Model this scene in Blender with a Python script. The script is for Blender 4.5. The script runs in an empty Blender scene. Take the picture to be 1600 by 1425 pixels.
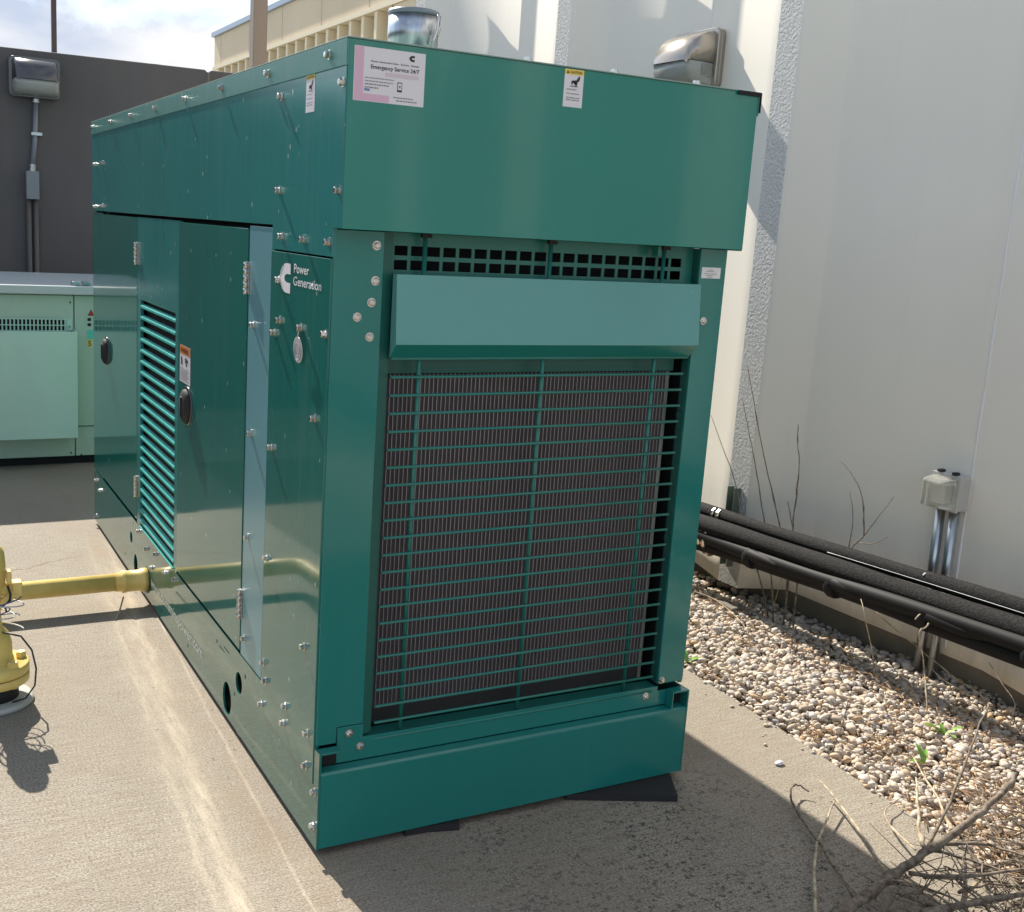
import bpy, bmesh, math, random
import numpy as np
from mathutils import Vector, Matrix
random.seed(7)
rng = np.random.default_rng(11)

# ------------------------------------------------------------------ camera
scene = bpy.context.scene
cam_d = bpy.data.cameras.new('camera')
cam = bpy.data.objects.new('camera', cam_d)
scene.collection.objects.link(cam)
scene.camera = cam
cam_d.sensor_fit = 'HORIZONTAL'
cam_d.sensor_width = 36.0
cam_d.lens = 1712.442 / 1600 * 36.0
cam_d.shift_x = 0.06893
cam_d.shift_y = -0.01081
cam_d.clip_start = 0.05
cam_d.clip_end = 2000
_r = Vector((0.89221356, -0.44814262, 0.05588513))
_u = Vector((0.03911667, 0.19996577, 0.97902175))
_f = Vector((0.44991649, 0.87131044, -0.19594202))
cam.matrix_world = Matrix(((_r.x, _u.x, -_f.x, -0.873563), (_r.y, _u.y, -_f.y, -2.257157), (_r.z, _u.z, -_f.z, 1.479965), (0, 0, 0, 1)))

# ------------------------------------------------------------------ sky, sun, exposure
SUN = Vector((-0.108, 1.15, 1.0)).normalized()
elev = math.asin(SUN.z)
azim = math.atan2(SUN.x, SUN.y)
world = bpy.data.worlds.new('World')
scene.world = world
world.use_nodes = True
wn, wl = world.node_tree.nodes, world.node_tree.links
wn.clear()
out = wn.new('ShaderNodeOutputWorld'); bg = wn.new('ShaderNodeBackground')
bg.inputs['Strength'].default_value = 0.12
sky = wn.new('ShaderNodeTexSky'); sky.sky_type = 'NISHITA'; sky.sun_disc = False
sky.sun_elevation = elev; sky.sun_rotation = azim
sky.air_density = 1.0; sky.dust_density = 0.6; sky.ozone_density = 1.2
tc = wn.new('ShaderNodeTexCoord'); mp = wn.new('ShaderNodeMapping')
mp.inputs['Scale'].default_value = (1.0, 1.0, 2.4)
mp.inputs['Location'].default_value = (0.35, 0.1, 0.0)
n1 = wn.new('ShaderNodeTexNoise'); n1.inputs['Scale'].default_value = 3.2; n1.inputs['Detail'].default_value = 9; n1.inputs['Roughness'].default_value = 0.58
n1.inputs['Distortion'].default_value = 0.4
cr = wn.new('ShaderNodeValToRGB'); cr.color_ramp.elements[0].position = 0.44; cr.color_ramp.elements[1].position = 0.59
n2 = wn.new('ShaderNodeTexNoise'); n2.inputs['Scale'].default_value = 7.0; n2.inputs['Detail'].default_value = 5
cr2 = wn.new('ShaderNodeValToRGB')
cr2.color_ramp.elements[0].position = 0.35; cr2.color_ramp.elements[0].color = (3.0, 3.4, 4.2, 1)
cr2.color_ramp.elements[1].position = 0.62; cr2.color_ramp.elements[1].color = (5.2, 5.15, 5.1, 1)
mx = wn.new('ShaderNodeMixRGB')
wl.new(tc.outputs['Generated'], mp.inputs['Vector']); wl.new(mp.outputs[0], n1.inputs['Vector']); wl.new(mp.outputs[0], n2.inputs['Vector'])
wl.new(n1.outputs['Fac'], cr.inputs['Fac']); wl.new(n2.outputs['Fac'], cr2.inputs['Fac'])
wl.new(cr.outputs['Color'], mx.inputs['Fac']); wl.new(sky.outputs[0], mx.inputs['Color1']); wl.new(cr2.outputs['Color'], mx.inputs['Color2'])
wl.new(mx.outputs[0], bg.inputs['Color']); wl.new(bg.outputs[0], out.inputs['Surface'])

sd = bpy.data.lights.new('sun', 'SUN'); sd.energy = 5.0; sd.angle = math.radians(0.5); sd.color = (1.0, 0.93, 0.82)
so = bpy.data.objects.new('sun', sd); scene.collection.objects.link(so)
so.rotation_euler = SUN.to_track_quat('Z', 'Y').to_euler(); so.location = (0, 6, 9)
scene.view_settings.view_transform = 'Standard'
scene.view_settings.look = 'None'
scene.view_settings.exposure = 0.78
scene.view_settings.gamma = 1.0
scene.view_settings.use_curve_mapping = False
scene.render.engine = 'CYCLES'

# ------------------------------------------------------------------ helpers: objects
COL = scene.collection
def link(o, parent=None, label=None, cat=None, group=None, kind=None):
    COL.objects.link(o)
    if parent is not None: o.parent = parent
    tag(o, label, cat, group, kind)
    return o
def tag(o, label=None, cat=None, group=None, kind=None):
    if label: o['label'] = label
    if cat: o['category'] = cat
    if group: o['group'] = group
    if kind: o['kind'] = kind
    return o
def empty(name, loc, label, cat, group=None):
    o = bpy.data.objects.new(name, None); o.location = loc
    o.empty_display_size = 0.1
    return link(o, None, label, cat, group)
def place(o, parent):
    """child built in world coordinates: undo the parent chain's location (no rotations used)"""
    if parent is None: return
    off = Vector((0, 0, 0)); p = parent
    while p is not None:
        off += p.location; p = p.parent
    o.location = -off
def mesh_obj(name, bm, mat, parent=None, smooth=False, bevel=0.0, **kw):
    me = bpy.data.meshes.new(name)
    bm.normal_update(); bm.to_mesh(me); bm.free()
    me.materials.append(mat) if not isinstance(mat, (list, tuple)) else [me.materials.append(m) for m in mat]
    if smooth: me.polygons.foreach_set('use_smooth', [True] * len(me.polygons))
    o = bpy.data.objects.new(name, me)
    link(o, parent, **kw)
    place(o, parent)
    if bevel:
        md = o.modifiers.new('bevel', 'BEVEL'); md.width = bevel; md.segments = 2; md.limit_method = 'ANGLE'; md.angle_limit = math.radians(35)
        md.harden_normals = False
    return o
def new(): return bmesh.new()
def box(bm, x0, x1, y0, y1, z0, z1, mi=0):
    vs = [bm.verts.new(c) for c in ((x0,y0,z0),(x1,y0,z0),(x1,y1,z0),(x0,y1,z0),(x0,y0,z1),(x1,y0,z1),(x1,y1,z1),(x0,y1,z1))]
    for f in ((0,3,2,1),(4,5,6,7),(0,1,5,4),(1,2,6,5),(2,3,7,6),(3,0,4,7)):
        fc = bm.faces.new([vs[i] for i in f]); fc.material_index = mi
    return vs
def frame_axes(d):
    d = Vector(d).normalized()
    a = Vector((0,0,1)) if abs(d.z) < .9 else Vector((1,0,0))
    s = d.cross(a).normalized(); t = d.cross(s).normalized()
    return s, t
def tube(bm, pts, r, n=8, cap=True, mi=0):
    pts = [Vector(p) for p in pts]
    rs = r if isinstance(r, (list, tuple)) else [r] * len(pts)
    rings = []
    s = None
    for i, p in enumerate(pts):
        if i == 0: d = pts[1] - p
        elif i == len(pts) - 1: d = p - pts[i-1]
        else: d = (pts[i+1] - p).normalized() + (p - pts[i-1]).normalized()
        d.normalize()
        if s is None: s, t = frame_axes(d)
        else:
            s = (s - d * s.dot(d)).normalized(); t = d.cross(s)
        rings.append([bm.verts.new(p + (s * math.cos(k * 2 * math.pi / n) + t * math.sin(k * 2 * math.pi / n)) * rs[i]) for k in range(n)])
    for a, b in zip(rings, rings[1:]):
        for k in range(n):
            f = bm.faces.new((a[k], a[(k+1) % n], b[(k+1) % n], b[k])); f.material_index = mi; f.smooth = True
    if cap:
        bm.faces.new(rings[0][::-1]).material_index = mi; bm.faces.new(rings[-1]).material_index = mi
def lathe(bm, c, axis, prof, n=24, mi=0, smooth=True):
    """prof: (distance along axis, radius)"""
    c = Vector(c); ax = Vector(axis).normalized(); s, t = frame_axes(ax)
    rings = []
    for h, r in prof:
        rings.append([bm.verts.new(c + ax * h + (s * math.cos(k*2*math.pi/n) + t * math.sin(k*2*math.pi/n)) * max(r, 1e-5)) for k in range(n)])
    for a, b in zip(rings, rings[1:]):
        for k in range(n):
            f = bm.faces.new((a[k], a[(k+1) % n], b[(k+1) % n], b[k])); f.material_index = mi; f.smooth = smooth
    bm.faces.new(rings[0][::-1]).material_index = mi; bm.faces.new(rings[-1]).material_index = mi
def prism(bm, pts, vec, mi=0):
    """closed planar polygon pts extruded along vec"""
    v = Vector(vec)
    a = [bm.verts.new(p) for p in pts]; b = [bm.verts.new(Vector(p) + v) for p in pts]
    bm.faces.new(a[::-1]).material_index = mi; bm.faces.new(b).material_index = mi
    n = len(a)
    for i in range(n):
        bm.faces.new((a[i], a[(i+1) % n], b[(i+1) % n], b[i])).material_index = mi
    bmesh.ops.recalc_face_normals(bm, faces=bm.faces)
def holed_plate(bm, outer, holes, vec):
    """outer and holes: lists of 3D loops in one plane; extruded by vec"""
    es = []
    for loop in [outer] + holes:
        vs = [bm.verts.new(p) for p in loop]
        for i in range(len(vs)): es.append(bm.edges.new((vs[i], vs[(i+1) % len(vs)])))
    bmesh.ops.triangle_fill(bm, edges=es, use_beauty=True)
    g = bmesh.ops.extrude_face_region(bm, geom=bm.faces[:])
    bmesh.ops.translate(bm, verts=[e for e in g['geom'] if isinstance(e, bmesh.types.BMVert)], vec=vec)
    bmesh.ops.recalc_face_normals(bm, faces=bm.faces)
def ellipse(x, y, z, ry, rz, n=24): return [(x, y + ry*math.cos(k*2*math.pi/n), z + rz*math.sin(k*2*math.pi/n)) for k in range(n)]

# ------------------------------------------------------------------ helpers: materials
def mat(name, color, rough=.5, metal=0., spec=.5, coat=0.):
    m = bpy.data.materials.new(name); m.use_nodes = True
    b = m.node_tree.nodes['Principled BSDF']
    b.inputs['Base Color'].default_value = (*color, 1); b.inputs['Roughness'].default_value = rough
    b.inputs['Metallic'].default_value = metal; b.inputs['Specular IOR Level'].default_value = spec
    b.inputs['Coat Weight'].default_value = coat; b.inputs['Coat Roughness'].default_value = 0.03
    return m
class NT:
    def __init__(s, m): s.m = m; s.n = m.node_tree.nodes; s.l = m.node_tree.links; s.b = s.n['Principled BSDF']
    def geo(s):
        if not hasattr(s, '_g'): s._g = s.n.new('ShaderNodeNewGeometry')
        return s._g
    def pos(s, scale=(1,1,1), loc=(0,0,0)):
        mp = s.n.new('ShaderNodeMapping'); mp.inputs['Scale'].default_value = scale; mp.inputs['Location'].default_value = loc
        s.l.new(s.geo().outputs['Position'], mp.inputs['Vector']); return mp.outputs[0]
    def noise(s, vec, scale, detail=4, rough=.5, dist=0.):
        n = s.n.new('ShaderNodeTexNoise'); n.inputs['Scale'].default_value = scale; n.inputs['Detail'].default_value = detail
        n.inputs['Roughness'].default_value = rough; n.inputs['Distortion'].default_value = dist
        s.l.new(vec, n.inputs['Vector']); return n.outputs['Fac']
    def voronoi(s, vec, scale, feature='F1', rnd=1.):
        n = s.n.new('ShaderNodeTexVoronoi'); n.feature = feature; n.inputs['Scale'].default_value = scale; n.inputs['Randomness'].default_value = rnd
        s.l.new(vec, n.inputs['Vector']); return n.outputs['Distance']
    def ramp(s, fac, stops):
        n = s.n.new('ShaderNodeValToRGB'); e = n.color_ramp.elements
        while len(e) < len(stops): e.new(.5)
        for i, (p, c) in enumerate(stops):
            e[i].position = p; e[i].color = (c, c, c, 1) if isinstance(c, (int, float)) else (*c, 1)
        s.l.new(fac, n.inputs['Fac']); return n.outputs['Color']
    def mix(s, fac, a, b, mode='MIX'):
        n = s.n.new('ShaderNodeMixRGB'); n.blend_type = mode
        for sock, v in ((n.inputs['Fac'], fac), (n.inputs['Color1'], a), (n.inputs['Color2'], b)):
            if isinstance(v, (int, float)): sock.default_value = v
            elif isinstance(v, tuple): sock.default_value = (*v, 1)
            else: s.l.new(v, sock)
        return n.outputs[0]
    def math(s, op, a, b=None, clamp=False):
        n = s.n.new('ShaderNodeMath'); n.operation = op; n.use_clamp = clamp
        for i, v in enumerate((a, b)):
            if v is None: continue
            if isinstance(v, (int, float)): n.inputs[i].default_value = v
            else: s.l.new(v, n.inputs[i])
        return n.outputs[0]
    def xyz(s):
        if not hasattr(s, '_x'):
            s._x = s.n.new('ShaderNodeSeparateXYZ'); s.l.new(s.geo().outputs['Position'], s._x.inputs[0])
        return s._x.outputs
    def color(s, c): s.l.new(c, s.b.inputs['Base Color'])
    def rough(s, c): s.l.new(c, s.b.inputs['Roughness'])
    def bump(s, h, strength=.3, dist=.002):
        n = s.n.new('ShaderNodeBump'); n.inputs['Strength'].default_value = strength; n.inputs['Distance'].default_value = dist
        s.l.new(h, n.inputs['Height']); s.l.new(n.outputs[0], s.b.inputs['Normal'])
        return n

GREEN = (0.011, 0.142, 0.118)
def paint(name, base, rough, dust=0.0, spots=0.0, wave=0.0, coat=0.0, spec=.5):
    m = mat(name, base, rough, 0, spec, coat); t = NT(m)
    big = t.noise(t.pos(), 2.2, 3)
    c = t.mix(t.ramp(big, [(.3, 0.), (.7, .5)]), base, tuple(min(1, v*1.18) for v in base))
    dusty = tuple(v*.5 + .13 for v in base)
    if dust:
        streak = t.noise(t.pos((24, 24, 1.3)), 1.0, 6, .75)
        f = t.math('MULTIPLY', t.ramp(streak, [(.48, 0.), (.75, 1.)]), dust)
        c = t.mix(f, c, dusty)
    if spots:
        v = t.voronoi(t.pos((1, 1, .55)), 26)
        f = t.math('MULTIPLY', t.ramp(v, [(.05, 1.), (.11, 0.)]), t.ramp(t.noise(t.pos(), 9, 2), [(.48, 0.), (.58, 1.)]))
        c = t.mix(t.math('MULTIPLY', f, spots, True), c, (.42, .50, .47))
        fine = t.ramp(t.noise(t.pos(), 320, 2), [(.62, 0.), (.75, 1.)])
        c = t.mix(t.math('MULTIPLY', fine, .18), c, dusty)
    t.color(c)
    r = t.ramp(t.noise(t.pos(), 7, 4), [(.3, rough), (.75, rough + .05)])
    t.rough(r)
    if wave:
        t.bump(t.noise(t.pos((.8, .8, .25)), 2.6, 1), wave, .02)
    return m
M = {}
M['side'] = paint('green_gloss_side', GREEN, .06, .22, 1.3, .02, coat=.34, spec=.42)
M['hoodside'] = paint('green_dusty_side', (0.022, .185, .175), .18, .30, 2.0, .03)
M['flange'] = paint('green_chalky', (0.055, .215, .18), .38, .7, 1.6)
M['roof'] = paint('green_roof_lightened', (0.20, .30, .27), .5, .5, 1.0)  # unseen roof top, lightened so the exhaust stack mirrors less green
M['front'] = paint('green_front', (0.012, .175, .155), .13, .05, .0, .04, coat=.2)
M['hood'] = paint('green_hood_front', (0.008, .195, .160), .11, .02, .0, .06, coat=.35, spec=.5)
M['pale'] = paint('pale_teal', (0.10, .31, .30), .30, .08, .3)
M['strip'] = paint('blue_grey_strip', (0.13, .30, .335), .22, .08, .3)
M['inner'] = paint('green_inner', (0.012, .10, .082), .35)
M['louvre'] = paint('green_louvre_sunlit', (0.05, .40, .35), .25, .1, .0)  # lighter than the panels: sunlight on the slats put into the colour
M['bar'] = paint('green_bars', (0.018, .165, .135), .3)
M['black'] = mat('deep_black', (.006, .006, .008), .8)
M['rubber'] = mat('black_rubber', (.018, .018, .02), .75)
M['chrome'] = mat('zinc_bolt', (.62, .60, .57), .22, 1.0)
M['steel'] = mat('galvanised_steel', (.52, .55, .58), .33, 1.0)
M['ink'] = mat('black_ink', (.015, .015, .018), .5)
M['white_ink'] = mat('white_vinyl', (.78, .78, .80), .45)
M['sticker'] = mat('sticker_white', (.70, .69, .73), .4)
M['pink'] = mat('sticker_pink', (.66, .43, .56), .4)
M['faint'] = mat('faint_pink_ink', (.62, .53, .60), .5)
M['greyink'] = mat('grey_ink', (.24, .24, .26), .5)
M['blueink'] = mat('blue_ink', (.10, .20, .36), .5)
M['yellowink'] = mat('caution_yellow', (.78, .58, .08), .4)
M['orange'] = mat('warning_orange', (.62, .20, .04), .4)
M['red'] = mat('red_ink', (.35, .05, .03), .4)
M['teal'] = mat('teal_ink', (.12, .62, .50), .4)
M['yellow'] = mat('gas_pipe_yellow', (.74, .56, .20), .42)
t = NT(M['yellow']); t.color(t.mix(t.ramp(t.noise(t.pos(), 18, 4), [(.42, 0.), (.7, .6)]), (.82, .62, .20), (.66, .47, .13)))
t = NT(M['chrome']); t.rough(t.ramp(t.noise(t.pos(), 160, 2), [(.3, .12), (.7, .4)]))
t = NT(M['steel']); t.color(t.mix(t.ramp(t.noise(t.pos((1,1,.2)), 30, 3), [(.35, 0.), (.65, 1.)]), (.36, .40, .44), (.62, .65, .68)))

# concrete pad
M['concrete'] = m = mat('brushed_concrete', (.35, .32, .27), .85, 0, .3); t = NT(m)
X, Y, Z_ = t.xyz()
base = t.mix(t.ramp(t.noise(t.pos(), 1.7, 5, .6), [(.3, 0.), (.7, 1.)]), (.312, .284, .232), (.405, .368, .302))
brush_n = t.noise(t.pos((10, 110, 1)), 1., 5, .75)
base = t.mix(t.ramp(brush_n, [(.40, .85), (.56, 0.)]), base, (.27, .225, .175))
grain = t.noise(t.pos((1, 1.7, 1)), 150, 5, .85)
base = t.mix(t.ramp(grain, [(.42, .95), (.53, 0.)]), base, (.13, .105, .08))
base = t.mix(t.ramp(grain, [(.55, 0.), (.68, .5)]), base, (.70, .63, .52))
blot = t.noise(t.pos(), 5.5, 5, .65)
base = t.mix(t.ramp(blot, [(.50, 0.), (.75, .30)]), base, (.25, .205, .15))
def band(slope, icpt, width, strength, base, col=(.66, .58, .44), y0=-9, y1=2.9, wob=.03):
    wn_ = t.math('MULTIPLY', t.math('SUBTRACT', t.noise(t.pos(), 4.5, 4), .5), wob * 2)
    d = t.math('SUBTRACT', t.math('SUBTRACT', X, t.math('MULTIPLY', Y, slope)), icpt)
    d = t.math('ABSOLUTE', t.math('ADD', d, wn_))
    f = t.math('SUBTRACT', 1.0, t.math('DIVIDE', d, width), True)
    ends = t.math('MULTIPLY', t.math('MULTIPLY', t.math('SUBTRACT', y1, Y), 1.2, True), 1.0)
    f = t.math('MULTIPLY', t.math('MULTIPLY', f, ends), t.ramp(t.noise(t.pos((34, 4, 1)), 1.5, 6, .8), [(.36, .10), (.60, 1.)]))
    return t.mix(t.math('MULTIPLY', f, strength, True), base, col)
base = band(.076, -.205, .030, .62, base, (.56, .48, .36), wob=.012)
base = band(.066, -.262, .018, .30, base, (.56, .48, .36), wob=.014)
base = band(.066, -.225, .10, .28, base, wob=.05)
base = band(.040, -.065, .007, .45, base, wob=.008)
# dark lichen / rubber specks on the east half of the pad
vz = t.voronoi(t.pos(), 68); 
inner_ = t.math('MULTIPLY', t.math('MULTIPLY', t.math('SUBTRACT', .35, Y), 2.0, True), t.math('MULTIPLY', t.math('SUBTRACT', X, .05), 2.5, True))
spk = t.math('MULTIPLY', t.ramp(t.noise(t.pos(), 78, 3, .7), [(.56, 0.), (.60, 1.)]), t.ramp(t.noise(t.pos(), 3.2, 4, .6), [(.34, .2), (.56, 1.)]))
edge_f = t.math('MULTIPLY', t.math('SUBTRACT', 1.42, X), 4.0, True)
base = t.mix(t.math('MULTIPLY', t.math('MULTIPLY', spk, inner_), edge_f), base, (.075, .07, .065))
spk2 = t.math('MULTIPLY', t.ramp(t.voronoi(t.pos((1,1,1), (3,5,0)), 14), [(.03, 1.), (.05, 0.)]), .6)
base = t.mix(spk2, base, (.09, .07, .05))
rust = t.math('MULTIPLY', t.math('SUBTRACT', 1.0, t.math('DIVIDE', t.math('ABSOLUTE', t.math('ADD', X, .06)), .16), True), t.ramp(t.noise(t.pos((9, 2.2, 1)), 1.2, 5, .7), [(.42, 0.), (.7, .55)]))
base = t.mix(rust, base, (.25, .17, .10))
wide = t.ramp(t.noise(t.pos((1, 1, 1), (4, 2, 0)), .8, 3, .5), [(.42, 0.), (.62, .35)])
base = t.mix(wide, base, (.26, .215, .165))
# hairline crack
cd = t.math('ABSOLUTE', t.math('ADD', t.math('SUBTRACT', Y, t.math('ADD', t.math('MULTIPLY', X, .5), 2.6)), t.math('MULTIPLY', t.math('SUBTRACT', t.noise(t.pos(), 9, 5, .7), .5), .12)))
ck = t.math('MULTIPLY', t.ramp(cd, [(.003, .8), (.009, 0.)]), t.math('MULTIPLY', t.math('SUBTRACT', -.1, X), 9, True))
base = t.mix(ck, base, (.16, .12, .09))
t.color(base)
hb = t.math('ADD', t.math('MULTIPLY', brush_n, .8), t.math('MULTIPLY', grain, .6))
t.bump(hb, .55, .003)

# far yard concrete behind
M['yard'] = m = mat('worn_concrete', (.30, .28, .24), .9, 0, .3); t = NT(m)
b_ = t.mix(t.ramp(t.noise(t.pos(), 1.1, 6, .6), [(.3, 0.), (.7, 1.)]), (.25, .25, .23), (.34, .34, .31))
b_ = t.mix(t.ramp(t.noise(t.pos(), 300, 2), [(.4, .4), (.6, 0.)]), b_, (.14, .13, .11)); t.color(b_)
t.bump(t.noise(t.pos(), 200, 3), .3, .002)

# white building panels
def white_wall(name, rough_bump, base=(.90, .845, .745)):
    m = mat(name, base, .75, 0, .25); t = NT(m)
    c = t.mix(t.ramp(t.noise(t.pos((1, 1, .35)), 1.4, 4), [(.35, 0.), (.7, 1.)]), base, tuple(v*.93 for v in base))
    Zs = t.xyz()[2]
    low = t.math('MULTIPLY', t.math('SUBTRACT', .5, Zs), 1.2, True)
    dirt = t.math('MULTIPLY', low, t.ramp(t.noise(t.pos((6, 6, 1.2)), 1.3, 5, .7), [(.36, .05), (.66, .8)]))
    run_ = t.ramp(t.noise(t.pos((16, 16, .35)), 1.0, 5, .65), [(.58, 0.), (.74, .12)])
    c = t.mix(run_, c, (.62, .58, .50))
    c = t.mix(dirt, c, (.42, .37, .28))
    if rough_bump: 
        c = t.mix(t.ramp(t.noise(t.pos(), 110, 3), [(.35, .2), (.5, 0.)]), c, tuple(v*.85 for v in base))
    fl = t.math('MULTIPLY', t.ramp(t.voronoi(t.pos(), 3.1), [(.012, 1.), (.02, 0.)]), .6)
    c = t.mix(fl, c, (.3, .25, .2))
    t.color(c)
    if rough_bump: t.bump(t.noise(t.pos(), 75, 4, .6), 1.0, .028)
    else: t.bump(t.noise(t.pos(), 60, 4), .12, .002)
    return m
M['wall'] = white_wall('white_panel_smooth', False)
M['ribstrip'] = white_wall('white_rib_stipple', True, (.93, .91, .87))
M['footing'] = m = mat('footing_concrete', (.20, .18, .15), .9); t = NT(m)
t.color(t.mix(t.noise(t.pos(), 14, 5), (.13, .115, .09), (.27, .24, .19)))
M['sealant'] = mat('joint_sealant', (.80, .80, .80), .5)

# dark yard wall
M['darkwall'] = m = mat('dark_painted_concrete', (.085, .075, .07), .8, 0, .3); t = NT(m)
c = t.mix(t.ramp(t.noise(t.pos((1, 1, .6)), .9, 6, .6), [(.3, 0.), (.7, 1.)]), (.098, .095, .098), (.142, .136, .136))
c = t.mix(t.ramp(t.noise(t.pos((9, 9, .5)), 1.0, 4), [(.5, 0.), (.75, .35)]), c, (.14, .125, .11))
c = t.mix(t.math('MULTIPLY', t.ramp(t.voronoi(t.pos(), 2.6), [(.03, 1.), (.045, 0.)]), .8), c, (.03, .027, .026))
t.color(c); t.bump(t.noise(t.pos(), 40, 4), .25, .003)
M['beige'] = m = mat('beige_precast', (.62, .52, .37), .8); t = NT(m)
t.color(t.mix(t.ramp(t.noise(t.pos((1,1,.4)), .7, 4), [(.3, 0.), (.7, 1.)]), (.60, .50, .355), (.68, .58, .42)))
M['fin'] = mat('pale_precast_fin', (.76, .68, .50), .7)
M['recess'] = mat('window_recess', (.46, .38, .29), .7)
M['coping'] = mat('blue_grey_coping', (.30, .38, .50), .4)
M['post'] = mat('bronze_post', (.24, .19, .15), .5)
M['redpost'] = mat('dark_bronze_post', (.07, .045, .045), .5)
M['sage'] = paint('sage_green', (.44, .58, .48), .28, .08)
M['sagelight'] = paint('sage_hood', (.50, .72, .61), .30, .08)
M['sagetop'] = mat('sage_roof', (.55, .62, .62), .3)
M['foam'] = m = mat('pipe_foam', (.022, .022, .024), .8, 0, .3); t = NT(m)
t.color(t.mix(t.ramp(t.noise(t.pos(), 90, 4, .7), [(.42, 0.), (.66, 1.)]), (.005, .005, .006), (.026, .024, .023)))
t.bump(t.noise(t.pos(), 140, 4, .7), .9, .006)
M['tape'] = mat('black_tape', (.008, .008, .009), .62, 0, .25)
M['copper'] = mat('cable_jacket', (.02, .022, .03), .5)
M['brass'] = mat('pipe_clamp_zinc', (.62, .52, .40), .3, 1.0)
M['lampbody'] = mat('wall_lamp_bronze', (.40, .36, .31), .20, .65)
M['lampgrey'] = mat('wall_lamp_dark', (.10, .10, .105), .2, .4)
M['lens'] = mat('lamp_lens', (.55, .58, .55), .18); M['lens'].node_tree.nodes['Principled BSDF'].inputs['Transmission Weight'].default_value = .45
M['glasslens'] = mat('ribbed_glass', (.70, .71, .66), .10); M['glasslens'].node_tree.nodes['Principled BSDF'].inputs['Transmission Weight'].default_value = .75
M['boxgrey'] = mat('junction_box_grey', (.20, .23, .26), .4)
M['conduit'] = mat('painted_conduit', (.10, .092, .085), .5)
M['lightgrey'] = mat('cast_box_grey', (.50, .49, .46), .45)
# gravel stones
M['stone'] = m = mat('river_gravel', (.5, .42, .33), .75, 0, .35); t = NT(m)
g = t.geo(); rp = g.outputs['Random Per Island']
c = t.ramp(rp, [(0., (.44, .36, .27)), (.14, (.60, .52, .42)), (.30, (.70, .64, .55)), (.40, (.46, .42, .38)), (.50, (.62, .47, .32)), (.62, (.74, .68, .60)), (.74, (.56, .48, .39)), (.83, (.38, .37, .39)), (.90, (.58, .37, .19)), (1., (.78, .73, .65))])
c = t.mix(t.ramp(t.noise(t.pos(), 150, 4, .6), [(.35, .4), (.65, 0.)]), c, (.26, .21, .16))
t.color(c)
M['soil'] = m = mat('dark_soil', (.07, .055, .04), .95); t = NT(m)
t.color(t.mix(t.noise(t.pos(), 60, 5), (.07, .055, .04), (.24, .19, .14)))
M['bark'] = m = mat('grey_bark', (.16, .12, .085), .85); t = NT(m)
t.color(t.mix(t.ramp(t.noise(t.pos(), 70, 4), [(.35, 0.), (.65, 1.)]), (.09, .065, .045), (.26, .21, .155)))
M['dry'] = m = mat('bleached_stem', (.42, .35, .24), .8); t = NT(m)
t.color(t.mix(t.ramp(t.noise(t.pos(), 40, 3), [(.35, 0.), (.65, 1.)]), (.26, .19, .11), (.55, .47, .34)))
M['litter'] = m = mat('dead_leaf_litter', (.22, .12, .06), .9); t = NT(m)
t.color(t.ramp(t.geo().outputs['Random Per Island'], [(0., (.09, .05, .03)), (.4, (.24, .14, .07)), (.75, (.38, .24, .12)), (1., (.45, .36, .24))]))
M['leaf'] = m = mat('weed_leaf', (.14, .30, .03), .5); m.node_tree.nodes['Principled BSDF'].inputs['Subsurface Weight'].default_value = 0.0
t = NT(m); t.color(t.mix(t.noise(t.pos(), 60, 3), (.10, .24, .025), (.22, .40, .05)))

# ------------------------------------------------------------------ helpers: pieces and lettering
def inst(name, me, parent, loc, rot=None, **kw):
    o = bpy.data.objects.new(name, me)
    link(o, parent, **kw)
    place(o, parent)
    o.location = Vector(o.location) + Vector(loc)
    if rot: o.rotation_euler = rot
    return o
def mesh_only(name, bm, material, smooth=False):
    me = bpy.data.meshes.new(name); bm.normal_update(); bm.to_mesh(me); bm.free(); me.materials.append(material)
    return me
def text(parent, s, size, org, xd, up, material, name='lettering', width=None, bold=0.0, align='LEFT', spacing=1.0):
    cu = bpy.data.curves.new('txt', 'FONT'); cu.body = s; cu.size = 1.0; cu.offset = bold; cu.align_x = align; cu.space_character = spacing
    cu.resolution_u = 3
    ob = bpy.data.objects.new('txt', cu)
    me = bpy.data.meshes.new_from_object(ob)
    bpy.data.objects.remove(ob); bpy.data.curves.remove(cu)
    n = len(me.vertices); co = np.empty(n*3, dtype=np.float32); me.vertices.foreach_get('co', co); co = co.reshape(-1, 3)
    sx = size
    if width: sx = width / max(1e-6, co[:, 0].max() - co[:, 0].min())
    w = np.outer(co[:, 0]*sx, np.array(xd)) + np.outer(co[:, 1]*size, np.array(up)) + np.array(org)
    me.vertices.foreach_set('co', w.astype(np.float32).ravel()); me.update()
    me.materials.clear(); me.materials.append(material); me.name = name
    o = bpy.data.objects.new(name, me); link(o, parent); place(o, parent)
    return o
FX, UP, LX = (1, 0, 0), (0, 0, 1), (0, -1, 0)
def flat(parent, name, pts, material):
    bm = new(); bm.faces.new([bm.verts.new(p) for p in pts]); return mesh_obj(name, bm, material, parent)
def frect(parent, name, x0, x1, z0, z1, y, material): return flat(parent, name, [(x0,y,z0),(x1,y,z0),(x1,y,z1),(x0,y,z1)], material)
def lrect(parent, name, y0, y1, z0, z1, x, material): return flat(parent, name, [(x,y1,z0),(x,y0,z0),(x,y0,z1),(x,y1,z1)], material)
LOGO = [(1,1),(.62,1),(.42,.97),(.24,.89),(.1,.75),(.02,.6),(0,.5),(.02,.4),(.1,.25),(.24,.11),(.42,.03),(.62,0),(1,0),(1,.35),(.66,.35),(.52,.39),(.44,.46),(.44,.54),(.52,.60),(.66,.64),(1,.64)]

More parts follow.
